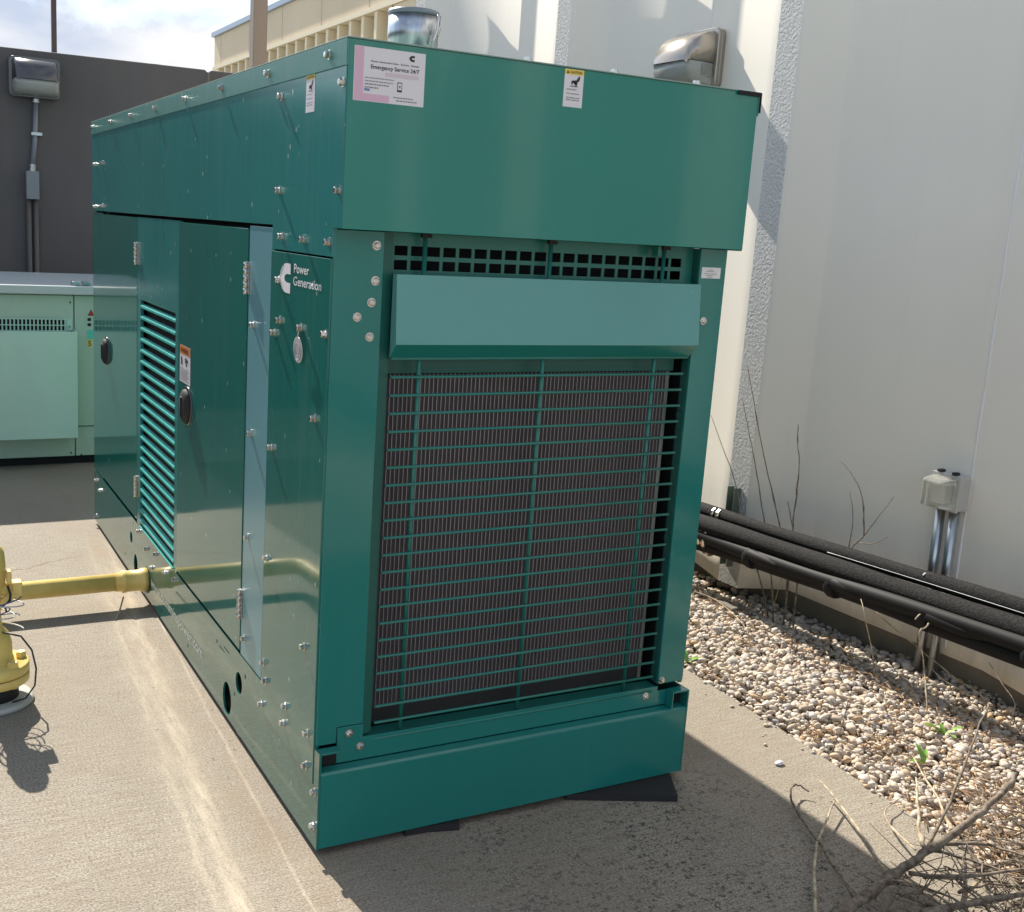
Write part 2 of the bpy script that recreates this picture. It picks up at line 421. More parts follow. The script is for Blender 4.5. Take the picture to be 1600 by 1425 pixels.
# ------------------------------------------------------------------ ground
def ground_sheet(name, pts, material):
    bm = new(); bm.faces.new([bm.verts.new(p) for p in pts]); return mesh_obj(name, bm, material, kind='structure')
ground_sheet('ground', [(-400, -400, -.30), (400, -400, -.30), (400, 400, -.30), (-400, 400, -.30)], M['yard'])
bm = new(); prism(bm, [(-14, -12, -.020), (1.20, -12, -.020), (1.612, -.0, -.020), (1.70, 6.4, -.020), (-14, 6.4, -.020)], (0, 0, -.29))
# straight east edge of the pad
bm.free(); bm = new()
prism(bm, [(-14, -12, -.020), (.995, -12, -.020), (1.567, -.49, -.020), (1.602, .0, -.020), (1.632, .60, -.020), (1.68, 1.6, -.020), (1.76, 6.2, -.020), (-14, 6.2, -.020)], (0, 0, -.275))
mesh_obj('concrete_pad', bm, M['concrete'], kind='structure')
bm = new(); prism(bm, [(.9, -12, -.095), (2.30, -12, -.145), (2.95, 6.2, -.145), (1.5, 6.2, -.095), (1.5, -.3, -.095)], (0, 0, -.2))
mesh_obj('gravel_bed_soil', bm, M['soil'], kind='structure')

ground_sheet('planting_bed', [(-3.6, 2.35, -.016), (-.86, 2.25, -.016), (-.81, 2.9, -.016), (-.80, 4.2, -.016), (-3.6, 4.2, -.016)], M['soil'])
# gravel: thousands of loose stones in one object
def pad_edge(y):
    ys = [-12, -.49, 0, .6, 1.6, 6.2]; xs = [.995, 1.567, 1.602, 1.632, 1.68, 1.76]
    return np.interp(y, ys, xs)
ib = bmesh.new(); bmesh.ops.create_icosphere(ib, subdivisions=2, radius=1.0)
ic = np.array([v.co[:] for v in ib.verts], dtype=np.float32); it_ = np.array([[v.index for v in f.verts] for f in ib.faces], dtype=np.int32); ib.free()
ib = bmesh.new(); bmesh.ops.create_icosphere(ib, subdivisions=1, radius=1.0)
ic1 = np.array([v.co[:] for v in ib.verts], dtype=np.float32); it1 = np.array([[v.index for v in f.verts] for f in ib.faces], dtype=np.int32); ib.free()
def gz(x, y):
    return -.030 - .075*np.clip((x - pad_edge(y) - .25)/.65, 0, 1)
def stones(n, y0, y1, zc, zj, s0, s1, tpl):
    cv, ct = tpl
    y = rng.uniform(y0, y1, n); x = pad_edge(y) + .002 + rng.uniform(0, 1, n)**1.0 * (2.73 - pad_edge(y))
    s = s0 + (s1 - s0) * rng.uniform(0, 1, n)**2.2
    z = zc + rng.uniform(-zj, zj, n) - s*.1 + .012*np.sin(x*7+1)*np.sin(y*5)
    z = z + gz(x, y) + .032
    x = np.maximum(x, pad_edge(y) + s*.75)
    pts = np.repeat(cv[None], n, 0)
    # lumpy, flattened
    ax = rng.normal(size=(n, 3)); ax /= np.linalg.norm(ax, axis=1, keepdims=True)
    pts = pts * (1 + .22*np.einsum('nvk,nk->nv', pts, ax)[..., None])
    ax2 = rng.normal(size=(n, 3)); ax2 /= np.linalg.norm(ax2, axis=1, keepdims=True)
    d = np.einsum('nvk,nk->nv', pts, ax2)
    pts -= np.maximum(d - .55, 0)[..., None] * ax2[:, None, :] * .8
    sc = np.stack([rng.uniform(.8, 1.35, n), rng.uniform(.7, 1.0, n), rng.uniform(.45, .75, n)], 1)
    pts = pts * sc[:, None, :]
    a = rng.uniform(0, 6.283, n); b = rng.normal(0, .35, n); c = rng.normal(0, .35, n)
    def R(ang, i, j):
        m_ = np.tile(np.eye(3), (n, 1, 1)); m_[:, i, i] = np.cos(ang); m_[:, j, j] = np.cos(ang); m_[:, i, j] = -np.sin(ang); m_[:, j, i] = np.sin(ang); return m_
    rot = R(b, 1, 2) @ R(c, 0, 2); rot = rot @ R(a, 0, 1)
    pts = np.einsum('nij,nvj->nvi', rot, pts) * s[:, None, None]
    pts += np.stack([x, y, z], 1)[:, None, :]
    f = ct[None] + (np.arange(n) * len(cv))[:, None, None]
    return pts.reshape(-1, 3), f.reshape(-1, 3)
parts_ = [stones(11500, -1.3, 1.35, -.050, .010, .0070, .0155, (ic1, it1)), stones(6200, -1.3, 1.35, -.036, .008, .0075, .0175, (ic, it_)),
          stones(110, -1.3, 1.35, -.034, .006, .018, .025, (ic, it_)),
          stones(5200, 1.35, 5.6, -.046, .012, .011, .022, (ic1, it1)), stones(5000, -4.5, -1.3, -.044, .012, .011, .020, (ic1, it1))]
# a few stones kicked onto the pad
n_ = 46; cv_, ct_ = ic1, it1
yy_ = rng.uniform(-1.1, 1.0, n_); xx_ = pad_edge(yy_) - .004 - rng.exponential(.035, n_); ss_ = rng.uniform(.003, .009, n_)
pp_ = cv_[None]*(ss_[:, None, None]*np.stack([rng.uniform(.8, 1.4, n_), rng.uniform(.7, 1., n_), rng.uniform(.5, .7, n_)], 1)[:, None, :]) + np.stack([xx_, yy_, -.020 + ss_*.45], 1)[:, None, :]
parts_.append((pp_.reshape(-1, 3), (ct_[None] + (np.arange(n_)*len(cv_))[:, None, None]).reshape(-1, 3)))
V, Fc, o_ = [], [], 0
for v, f in parts_: V.append(v); Fc.append(f + o_); o_ += len(v)
V = np.concatenate(V).astype(np.float32); Fc = np.concatenate(Fc).astype(np.int32)
me = bpy.data.meshes.new('gravel'); me.vertices.add(len(V)); me.vertices.foreach_set('co', V.ravel())
me.loops.add(len(Fc)*3); me.loops.foreach_set('vertex_index', Fc.ravel())
me.polygons.add(len(Fc)); me.polygons.foreach_set('loop_start', np.arange(len(Fc), dtype=np.int32)*3); me.polygons.foreach_set('loop_total', np.full(len(Fc), 3, dtype=np.int32))
me.update(calc_edges=True); me.polygons.foreach_set('use_smooth', np.ones(len(Fc), dtype=bool)); me.materials.append(M['stone'])
link(bpy.data.objects.new('gravel', me), None, 'pale tan river gravel between the concrete pad and the white wall', 'gravel', None, 'stuff')

# ------------------------------------------------------------------ white precast building wall (right)
PX, RX = 2.665, 2.552
WY1, WY0, WT = 4.782, -12.0, 5.2
ribs = [4.72, 3.04, 1.393] + [-.42 - 1.92*k for k in range(6)]
seams = [3.56, 2.0, .358, -1.42, -3.3, -5.2, -7.1, -9.0]
WS = -.040
def sx(x, y): return x + WS*(y - .6)
def rib_profile(c):
    pts = []
    for k in range(11):
        q = k/10.; d = .185*(1-q)
        pts.append((PX - (PX-RX)*(q*.85 + q*q*.15), c - .062 - d))
    n = list(pts); far = [(x, c + .062 + (c - .062 - y)*3.0) for x, y in pts[::-1]]
    return n, far
building = empty('white_building', (PX, 0, 0), 'white precast concrete building wall with stippled vertical ribs on the right', 'building')
prof = []   # near to far
for c in sorted(ribs):
    n, far = rib_profile(c); prof += [p for p in n if WY0 < p[1]] + [p for p in far if p[1] < WY1 + 1]
prof = [p for p in prof if WY0 < p[1] < WY1]
zb = [-.012, .05, .5, 1.2, 2.2, WT]
bm = new()
line = [(PX, WY0)] + prof + [(RX, WY1)]
grid = [[bm.verts.new((sx(x, y), y, z if z > 0 else -.010 - .040*(PX-x)/(PX-RX))) for z in zb] for x, y in line]
for i in range(len(line)-1):
    a, b = line[i], line[i+1]
    strip = abs(a[0]-RX) < 1e-4 and abs(b[0]-RX) < 1e-4
    for k in range(len(zb)-1):
        f = bm.faces.new((grid[i][k], grid[i+1][k], grid[i+1][k+1], grid[i][k+1])); f.smooth = not strip; f.material_index = 1 if strip else 0
# underside, end and top
bv0 = [g[0] for g in grid]; back0 = [bm.verts.new((sx(PX+.12, y), y, -.010 - .040*(PX-x)/(PX-RX))) for x, y in line]; backt = [bm.verts.new((sx(PX+.12, y), y, WT)) for x, y in line]
for i in range(len(line)-1):
    bm.faces.new((grid[i][0], back0[i], back0[i+1], grid[i+1][0])); bm.faces.new((grid[i][-1], grid[i+1][-1], backt[i+1], backt[i]))
e = [bm.verts.new((sx(x, WY1), WY1+.0005, z)) for x, z in ((RX, -.050), (PX+8, -.012), (PX+8, WT), (RX, WT))]
bm.faces.new(e)
mesh_obj('precast_panel', bm, [M['wall'], M['ribstrip']], building)
bm = new(); prism(bm, [(sx(PX+.045, WY0), WY0, -.30), (sx(PX+.4, WY0), WY0, -.30), (sx(PX+.4, WY1-.05), WY1-.05, -.30), (sx(PX+.045, WY1-.05), WY1-.05, -.30)], (0, 0, .285)); mesh_obj('footing', bm, M['footing'], building)
bm = new(); box(bm, PX+.30, PX+7.9, WY0, WY1-.06, WT-.4, WT-.2); mesh_obj('roof', bm, M['footing'], building)
for y in seams:
    bm = new(); zz = [0.02 + k*.1 for k in range(52)]
    tube(bm, [(sx(PX+.001, y), y + .0015*math.sin(k*1.7), z) for k, z in enumerate(zz)], [.0048 + .0018*math.sin(k*2.3) for k in range(52)], 6)
    mesh_obj('joint_sealant', bm, M['sealant'], building)

# ------------------------------------------------------------------ dark yard wall and what stands beyond it
DW = 6.0
bm = new(); prism(bm, [(-9, DW, 2.47), (-9, DW, -.3), (3.2, DW, -.3), (3.2, DW, 2.495), (1.33, DW, 2.495), (1.32, DW, 2.478), (1.30, DW, 2.478), (1.29, DW, 2.495)], (0, .22, 0))
yw = mesh_obj('yard_wall', bm, M['darkwall'], bevel=.012); tag(yw, 'dark grey painted concrete yard wall behind the generators', 'wall')
bm = new(); box(bm, -3.82, -3.6, -1.2, DW-.005, -.3, 2.47); sw = mesh_obj('yard_wall', bm, M['darkwall'], bevel=.012); tag(sw, 'dark grey yard wall running forward on the left, seen mirrored in the green doors', 'wall')
bm = new(); box(bm, 1.304, 1.316, DW-.003, DW+.01, -.02, 2.476); o = mesh_obj('expansion_joint', bm, M['footing'], yw)
bm = new(); box(bm, 2.555, 2.70, 9.0, 9.14, -.3, 7.0)
o = mesh_obj('light_post', bm, M['post'], bevel=.01); tag(o, 'thick square bronze light post in front of the beige building', 'post')
bm = new(); box(bm, .626, .672, 9.0, 9.045, -.3, 7.0)
o = mesh_obj('thin_post', bm, M['redpost'], bevel=.005); tag(o, 'thin dark post against the clouds at far left', 'post')
# beige office building, facade on x = 6
bb = empty('beige_office_building', (6, 18, 0), 'beige office building with a row of pale vertical window fins', 'building')
Y0b, Y1b = 5.6, 23.25
bm = new(); box(bm, 6.0, 18, Y0b, Y1b, 4.70, 5.32); mesh_obj('parapet', bm, M['beige'], bb)
bm = new(); box(bm, 5.94, 18.1, Y0b, Y1b+.06, 5.325, 5.42); mesh_obj('coping', bm, M['coping'], bb)
bm = new(); box(bm, 5.97, 6.4, Y0b, Y1b+.04, 4.62, 4.695); mesh_obj('window_head', bm, M['fin'], bb)
bm = new(); box(bm, 6.36, 17.9, Y0b+.01, Y1b-.05, -.3, 4.69); mesh_obj('wall', bm, M['recess'], bb)
bm = new(); box(bm, 6.0, 6.355, Y0b, 13.35, -.3, 4.615); mesh_obj('side_wall', bm, M['beige'], bb)
bm = new(); box(bm, 0, .36, 0, .10, -.28, 4.615); fin_me = mesh_only('window_fin', bm, M['fin'])
k = 0; y = 13.47
while y < 23.2:
    inst('window_fin', fin_me, bb, (6.0, y, 0)); y += .5215
for k in range(5):
    yy = 14.3 + k*2.1; bm = new(); box(bm, 5.996, 6.002, yy, yy+.018, 4.70, 5.318); mesh_obj('panel_joint', bm, M['recess'], bb)

# ------------------------------------------------------------------ wall lamps
def wall_lamp(name, loc, facing, body, label, w=.32, h=.26, lensmat='lens'):
    """facing: 'x' looks to -X from a wall plane, 'y' looks to -Y"""
    r_ = empty(name, loc, label, 'wall lamp', 'wall pack lamps')
    def P(u, d, z):   # u across, d out of the wall
        return (loc[0] - d, loc[1] + u, loc[2] + z) if facing == 'x' else (loc[0] + u, loc[1] - d, loc[2] + z)
    def rrect(bm, d0, d1, w_, h_, rr, zc=0):
        loops = []
        for d in (d0, d1):
            L_ = []
            for cx_, cz_, a0 in ((w_/2-rr, h_/2-rr, 0), (-w_/2+rr, h_/2-rr, 90), (-w_/2+rr, -h_/2+rr, 180), (w_/2-rr, -h_/2+rr, 270)):
                for s_ in range(5):
                    a = math.radians(a0 + s_*22.5); L_.append(bm.verts.new(P(cx_ + rr*math.cos(a), d, cz_ + zc + rr*math.sin(a))))
            loops.append(L_)
        n = len(loops[0])
        for i in range(n): bm.faces.new((loops[0][i], loops[0][(i+1) % n], loops[1][(i+1) % n], loops[1][i]))
        bm.faces.new(loops[1]); bm.faces.new(loops[0][::-1]); bmesh.ops.recalc_face_normals(bm, faces=bm.faces)
    bm = new(); rrect(bm, .0, .045, w, h, .03); mesh_obj('back_box', bm, M[body], r_, bevel=.004)
    bm = new(); rrect(bm, .046, .066, w+.006, h+.006, .032); mesh_obj('door_frame', bm, M[body], r_, bevel=.004)
    # hood: curved visor
    prof = [(.066, .118), (.10, .112), (.135, .098), (.17, .072), (.195, .038), (.21, .0), (.213, -.022)]
    bm = new(); secs = []
    for d, z in prof:
        ww = w/2 - .018 - (d-.066)*.10
        secs.append([bm.verts.new(P(u_, d_, z_)) for u_, d_, z_ in ((-ww, d-.012 if d > .08 else d, -.022), (-ww, d-.006 if d > .08 else d, z-.015), (-ww+.018, d, z), (ww-.018, d, z), (ww, d-.006 if d > .08 else d, z-.015), (ww, d-.012 if d > .08 else d, -.022))])
    for a, b in zip(secs, secs[1:]):
        for k in range(5):
            f = bm.faces.new((a[k], a[k+1], b[k+1], b[k])); f.smooth = True
    low = [s_[0] for s_ in secs]; hi = [s_[-1] for s_ in secs]
    for i in range(len(secs)-1): bm.faces.new((low[i], low[i+1], hi[i+1], hi[i]))
    bmesh.ops.remove_doubles(bm, verts=bm.verts, dist=1e-5); bmesh.ops.recalc_face_normals(bm, faces=bm.faces)
    mesh_obj('visor', bm, M[body], r_)
    bm = new(); secs = []
    for z, d in ((-.024, .205), (-.05, .207), (-.085, .198), (-.108, .175), (-.118, .12), (-.12, .066)):
        ww = w/2 - .024
        secs.append([bm.verts.new(P(u_, d_, z)) for u_, d_ in ((-ww, .066), (-ww, max(.066, d-.02)), (-ww+.02, d), (ww-.02, d), (ww, max(.066, d-.02)), (ww, .066))])
    for a, b in zip(secs, secs[1:]):
        for k in range(5):
            f = bm.faces.new((a[k], a[k+1], b[k+1], b[k])); f.smooth = True
    bm.faces.new(secs[0]); bmesh.ops.recalc_face_normals(bm, faces=bm.faces)
    mesh_obj('lens', bm, M[lensmat], r_)
    for sgn in (-1, 1):
        bm = new()
        q = [P(sgn*(w/2-.022), d, z) for d, z in ((.07, -.03), (.13, -.03), (.13, -.085), (.07, -.085))]
        prism(bm, q, Vector(P(sgn*.004, 0, 0)) - Vector(P(0, 0, 0)))
        mesh_obj('side_window', bm, M['glasslens'], r_)
    return r_
wall_lamp('wall_lamp', (sx(PX, 2.0)+.002, 2.025, 2.298), 'x', 'lampbody', 'bronze wall lamp on the white wall above the green generator')
lampL = wall_lamp('wall_lamp', (.105, DW, 2.305), 'y', 'lampgrey', 'dark wall lamp on the dark yard wall above a grey junction box', w=.325, h=.255)

# conduit and junction box on the dark wall
cd = empty('conduit_run', (.07, DW, 1.6), 'painted conduit with grey junction box below the dark wall lamp', 'conduit')
bm = new(); tube(bm, [(.115, DW-.02, 2.17), (.105, DW-.02, 1.90), (.085, DW-.02, 1.72)], .017, 10); mesh_obj('upper_conduit', bm, M['boxgrey'], cd)
for z, x in ((2.16, .114), (1.725, .086), (1.70, .084)):
    bm = new(); lathe(bm, (x, DW-.02, z), (0,0,1), [(-.012, .02), (-.012, .024), (.012, .024), (.012, .02)], 12, smooth=False); mesh_obj('coupling', bm, M['steel'], cd)
bm = new(); box(bm, .08, .15, DW-.045, DW-.0, 1.93, 1.95); mesh_obj('strap', bm, M['steel'], cd)
bm = new(); box(bm, .04, .125, DW-.06, DW-.001, 1.50, 1.69); bx = mesh_obj('junction_box', bm, M['boxgrey'], cd, bevel=.004)
for x in (.058, .105):
    bm = new(); tube(bm, [(x, DW-.022, 1.499), (x, DW-.022, .0)], .018, 10); mesh_obj('lower_conduit', bm, M['conduit'], cd)

# ------------------------------------------------------------------ second generator (sage green) behind
g2 = empty('sage_generator', (-.4, 4.33, 0), 'pale sage green generator cabinet standing behind the dark green one', 'generator')
GX0, GX1 = -.615, 1.0
bm = new(); box(bm, GX0, .104, 4.33, 5.5, .03, .97); mesh_obj('cabinet', bm, M['sage'], g2, bevel=.004)
bm = new(); box(bm, .109, GX1, 4.33, 5.5, .03, .97); mesh_obj('end_cabinet', bm, M['sage'], g2, bevel=.004)
bm = new(); box(bm, GX0-.02, GX1+.02, 4.295, 5.53, .975, 1.025); mesh_obj('roof', bm, M['sagetop'], g2, bevel=.006)
bm = new(); box(bm, GX0+.02, GX1-.02, 4.36, 5.47, -.02, .029); mesh_obj('base', bm, M['black'], g2)
bm = new()
for x0, x1, y0, y1 in ((GX0+.1, .101, 4.18, 4.185), (.096, .101, 4.185, 4.33)): box(bm, x0, x1, y0, y1, .168, .778)
box(bm, GX0+.1, GX0+.105, 4.185, 4.33, .168, .778)
mesh_obj('air_hood', bm, M['sagelight'], g2, bevel=.002)
bm = new(); zc = [(.768, .835), (.15, .19)]
for za, zb_ in zc: box(bm, GX0+.11, .06, 4.322, 4.329, za, zb_)
mesh_obj('vent_opening', bm, M['black'], g2)
bm = new(); x = GX0+.12
while x < .06:
    for za, zb_ in zc: box(bm, x, x+.008, 4.316, 4.321, za, zb_)
    x += .021
for z in (.768, .80, .835): box(bm, GX0+.11, .062, 4.313, 4.3155, z-.003, z+.003)
mesh_obj('vent_grid', bm, M['sagelight'], g2, kind='stuff')
bm = new(); box(bm, .062, .094, 4.318, 4.328, .77, .835); mesh_obj('vent_end_plate', bm, M['sagelight'], g2)
bm = new(); box(bm, .11, GX1, 4.326, 4.3295, .205, .21); mesh_obj('panel_joint', bm, M['inner'], g2)
bm = new(); lathe(bm, (.078, 4.312, .795), (0,-1,0), [(0,.006),(.005,.006)], 8); scr = bm; mesh_obj('screw', scr, M['chrome'], g2)
for x, z in ((.085, .93), (.082, .05), (.14, .035)):
    bm = new(); lathe(bm, (x, 4.329, z), (0,-1,0), [(0,.005),(.004,.005)], 8); mesh_obj('screw', bm, M['black'], g2)
for x in (.10, .16):
    bm = new(); box(bm, x, x+.045, 4.34, 4.40, 1.027, 1.05); mesh_obj('latch', bm, M['steel'], g2, bevel=.004)
st = frect(g2, 'warning_sticker', .172, .25, .66, .93, 4.3275, M['sage'])
flat(st, 'warning_triangle', [(.18,4.3265,.855),(.22,4.3265,.855),(.20,4.3265,.895)], M['red'])
for z in (.795, .825): frect(st, 'pictogram', .180, .20, z, z+.018, 4.3266, M['ink'])
frect(st, 'teal_field', .176, .235, .72, .775, 4.3268, M['teal'])
frect(st, 'number_field', .180, .205, .675, .718, 4.3268, M['yellowink'])
text(st, '5', .042, (.181, 4.3262, .681), FX, UP, M['ink'], bold=.01)

def emblem(parent, P, material):
    outer, inner = LOGO[:13], LOGO[13:][::-1]
    bm = new(); m_ = len(outer); rows = []
    for i in range(m_):
        q = i/(m_-1)*(len(inner)-1); k = min(int(q), len(inner)-2); f = q-k
        iv = (inner[k][0]*(1-f) + inner[k+1][0]*f, inner[k][1]*(1-f) + inner[k+1][1]*f)
        rows.append((bm.verts.new(P(*outer[i])), bm.verts.new(P(*iv))))
    for a, b in zip(rows, rows[1:]): bm.faces.new((a[0], b[0], b[1], a[1]))
    return mesh_obj('emblem', bm, material, parent)
# ------------------------------------------------------------------ the green generator set
W, LEN, H = 1.10, 3.034, 1.847
gs = empty('generator_set', (.55, 1.5, 0), 'large dark green standby generator enclosure with louvred grille end and steel skid', 'generator')
def gbox(name, x0, x1, y0, y1, z0, z1, m, bevel=0.0015, parent=None):
    bm = new(); box(bm, x0, x1, y0, y1, z0, z1); return mesh_obj(name, bm, M[m], parent or gs, bevel=bevel)
# dark inside shell so the gaps between the panels read black
bm = new(); box(bm, .03, W-.015, .14, LEN-.02, .02, 1.80); mesh_obj('inner_shell', bm, M['black'], gs)
# --- left side sheets (lie in x = 0, 10 mm thick, gaps between them)
T = .012
def yz(name, pts, x, m, t_=T, bevel=.0012):
    bm = new(); prism(bm, [(x, y, z) for y, z in pts], (t_, 0, 0)); return mesh_obj(name, bm, M[m], gs, bevel=bevel)
hs = yz('hood_side_panel', [(-.050, 1.462), (-.001, 1.462), (-.001, 1.400), (.407, 1.400), (.409, 1.4585), (LEN, 1.4585), (LEN, 1.800), (-.050, 1.800)], -.0022, 'hoodside')
gbox('roof_flange', -.0045, .0, -.054, LEN+.003, 1.792, 1.846, 'flange')
gbox('roof', -.0045, W+.004, -.056, LEN+.004, 1.8465, 1.8495, 'roof', .0008)
cp = yz('corner_panel', [(.003, .155), (.4, .171), (.413, .182), (.413, .252), (.4135, 1.396), (.003, 1.396)], -.0022, 'side', .0018+T)
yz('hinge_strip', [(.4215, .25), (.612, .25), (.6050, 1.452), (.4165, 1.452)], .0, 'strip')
d1 = yz('door', [(.617, .258), (1.378, .258), (1.378, 1.444), (.617, 1.444)], -.0015, 'side')
d2 = yz('door', [(2.049, .262), (2.794, .262), (2.794, 1.446), (2.049, 1.446)], -.0010, 'side')
yz('rear_post', [(2.798, .252), (LEN, .252), (LEN, 1.452), (2.798, 1.452)], .0, 'side')
op = [(0, 1.425, .253), (0, 1.986, .253), (0, 1.986, 1.142), (0, 1.425, 1.142)]
bm = new(); holed_plate(bm, [(0, 1.3825, .2475), (0, 2.045, .2475), (0, 2.045, 1.448), (0, 1.3825, 1.448)], [op], (T, 0, 0))
lp = mesh_obj('louvre_panel', bm, M['hoodside'], gs, bevel=.0012)
gbox('louvre_backing', .026, .029, 1.40, 2.0, .23, 1.16, 'black', 0, lp)
bm = new()
prism(bm, [(-.0015, 0, -.0165), (.0012, 0, -.0175), (.0035, 0, -.009), (.010, 0, -.0030), (.010, 0, -.0010), (.0015, 0, -.0060), (-.0015, 0, -.0090)], (0, .559, 0))
slat_me = mesh_only('louvre_slat', bm, M['louvre'])
for k in range(21):
    inst('louvre_slat', slat_me, lp, (0, 1.426, 1.128 - .0421*k))
bm = new(); box(bm, -.004, .012, 1.425, 1.986, .2480, .2535); mesh_obj('louvre_sill', bm, M['louvre'], lp)
# skid side rail with round openings and small holes
outer = [(0, -.033, .0), (0, LEN, .0), (0, LEN, .246), (0, .4165, .246), (0, .4165, .235), (0, .002, .235), (0, .002, .247), (0, -.033, .247)]
hol = [ellipse(0, .738, .059, .044, .050), ellipse(0, .621, .156, .032, .032), ellipse(0, 2.070, .066, .036, .043), ellipse(0, 2.160, .156, .024, .024),
       ellipse(0, .856, .195, .006, .007, 8), ellipse(0, .662, .105, .005, .006, 8), ellipse(0, .56, .2, .006, .007, 8), ellipse(0, 1.21, .045, .006, .008, 8), ellipse(0, 2.12, .225, .005, .006, 8), ellipse(0, 1.60, .03, .006, .008, 8), ellipse(0, 2.28, .05, .006, .006, 8),
       [(0, .77, .190), (0, .83, .190), (0, .83, .194), (0, .77, .194)], [(0, .72, .205), (0, .78, .205), (0, .78, .209), (0, .72, .209)]]
bm = new(); holed_plate(bm, outer, hol, (.006, 0, 0)); sk = mesh_obj('skid_side_rail', bm, M['side'], gs)
gbox('rail_backing', .02, .022, .05, LEN-.1, .005, .24, 'black', 0, sk)
# right side and back of the enclosure
gbox('right_side_panel', W-T, W, .003, LEN, .255, 1.455, 'side'); gbox('right_hood_panel', W-T, W+.002, -.050, LEN, 1.4585, 1.80, 'hoodside')
gbox('right_roof_flange', W, W+.0045, -.054, LEN+.003, 1.792, 1.846, 'flange'); gbox('right_skid_rail', W-.006, W, -.033, LEN, .0, .247, 'side')
gbox('rear_panel', .0125, W-.0125, LEN-.012, LEN-.001, .0, 1.84, 'side')
# --- hood front box
bm = new(); prism(bm, [(-.0005, -.0525, 1.4615), (-.0005, -.0495, 1.4615), (-.0005, -.0495, 1.8462), (-.0005, -.0525, 1.8462)], (W+.001, 0, 0))
mesh_obj('hood_front_panel', bm, M['hood'], gs, bevel=.001)
gbox('hood_soffit', .012, W-.013, -.049, .135, 1.4625, 1.4665, 'inner')
gbox('corner_flange', W-.07, W+.0035, -.0585, -.0565, 1.8385, 1.8485, 'black', 0); gbox('corner_flange', W+.003, W+.006, -.058, -.040, 1.800, 1.848, 'black', 0)
# --- front corner posts and frame
def xz(name, pts, y, m, t_=.010, bevel=.0015):
    bm = new(); prism(bm, [(x, y, z) for x, z in pts], (0, t_, 0)); return mesh_obj(name, bm, M[m], gs, bevel=bevel)
xz('corner_post', [(.003, .252), (.055, .252), (.055, .292), (.122, .292), (.122, 1.460), (.003, 1.460)], .0, 'front')
xz('corner_post', [(1.012, .262), (W-.001, .262), (W-.001, 1.460), (1.012, 1.460)], .0, 'front')
bm = new(); prism(bm, [(.1225, .002, .262), (.146, .010, .262), (.146, .010, 1.460), (.1225, .002, 1.460)], (0, .003, 0)); mesh_obj('post_flange', bm, M['inner'], gs)
gbox('post_return', .1465, .149, .012, .048, .262, 1.458, 'inner', 0); gbox('post_return', 1.0125, 1.0155, .0105, .034, .262, 1.458, 'inner', 0)
gbox('opening_black_sheet', 1.030, 1.034, .034, .135, .26, 1.458, 'black', 0)  # black sheet so the deep gap beside the core reads dark
# sill plate below the grille, with stepped ends
xz('sill_plate', [(.0555, .2005), (1.06, .2005), (1.06, .244), (1.0115, .244), (1.0115, .258), (.1225, .258), (.1225, .2915), (.0555, .2915)], -.0025, 'front', .0025, .0008)
gbox('grille_sill', .123, 1.011, .0005, .05, .250, .2545, 'bar', .0008)
# perforated plate
xc = [.150]
for k in range(20): xc += [.1605 + k*.0411, .1605 + k*.0411 + .0330]
xc.append(1.0115); zc = [1.3665, 1.3765, 1.3985, 1.4085, 1.4305, 1.4600]
bm = new(); vv = {}
def vtx(i, k, y):
    if (i, k, y) not in vv: vv[(i, k, y)] = bm.verts.new((xc[i], y, zc[k]))
    return vv[(i, k, y)]
cells = [(i, k) for i in range(len(xc)-1) for k in range(len(zc)-1) if not (i % 2 == 1 and k in (1, 3))]
for i, k in cells: bm.faces.new((vtx(i, k, .03), vtx(i+1, k, .03), vtx(i+1, k+1, .03), vtx(i, k+1, .03)))
g_ = bmesh.ops.extrude_face_region(bm, geom=bm.faces[:]); bmesh.ops.translate(bm, verts=[e for e in g_['geom'] if isinstance(e, bmesh.types.BMVert)], vec=(0, .003, 0))
bmesh.ops.recalc_face_normals(bm, faces=bm.faces); mesh_obj('perforated_plate', bm, M['bar'], gs)
gbox('opening_black_sheet', .03, 1.07, .1355, .1385, .24, 1.459, 'black', 0)  # black sheet standing in for the dark depth behind the opening
gbox('shroud_band', .150, .995, .046, .049, 1.137, 1.20, 'inner', 0)
gbox('shroud_band', .150, 1.01, .046, .049, 1.20, 1.365, 'inner', 0)
# deflector box in front of the grille
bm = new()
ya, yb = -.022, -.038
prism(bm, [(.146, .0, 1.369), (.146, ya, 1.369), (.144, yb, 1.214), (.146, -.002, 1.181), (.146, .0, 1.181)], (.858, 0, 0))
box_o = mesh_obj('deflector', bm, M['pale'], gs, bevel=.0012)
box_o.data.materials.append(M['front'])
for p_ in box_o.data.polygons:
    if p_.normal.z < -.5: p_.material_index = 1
# radiator core with fins and tubes
rc = gbox('radiator_core', .12, .9905, .062, .10, .262, 1.135, 'black', 0)
M['finmat'] = m = mat('radiator_fins', (.075, .062, .062), .5, .5); t = NT(m)
Xc, Yc, Zc = t.xyz()
wv = t.math('SINE', t.math('MULTIPLY', t.math('ADD', Zc, t.math('MULTIPLY', t.math('PINGPONG', Xc, .00565), .5)), 1600))
t.color(t.mix(t.ramp(wv, [(.2, 0.), (.9, 1.)]), (.045, .038, .043), (.15, .13, .14)))
t.bump(wv, .5, .001)
gbox('fin_pack', .122, .986, .0555, .0615, .30, 1.133, 'finmat', 0, rc)
gbox('core_frame', .9795, .9905, .053, .062, .262, 1.134, 'steel', .0005, rc)
gbox('core_tank', .122, .979, .0545, .0615, .2625, .2995, 'rubber', .0005, rc)
M['tubemat'] = mat('radiator_tube_metal', (.40, .38, .39), .45, .6)
bm = new(); k = 0
while .130 + k*.01135 < .976:
    x = .130 + k*.01135; box(bm, x-.0007, x+.0007, .0525, .0554, .2995, 1.1345); k += 1
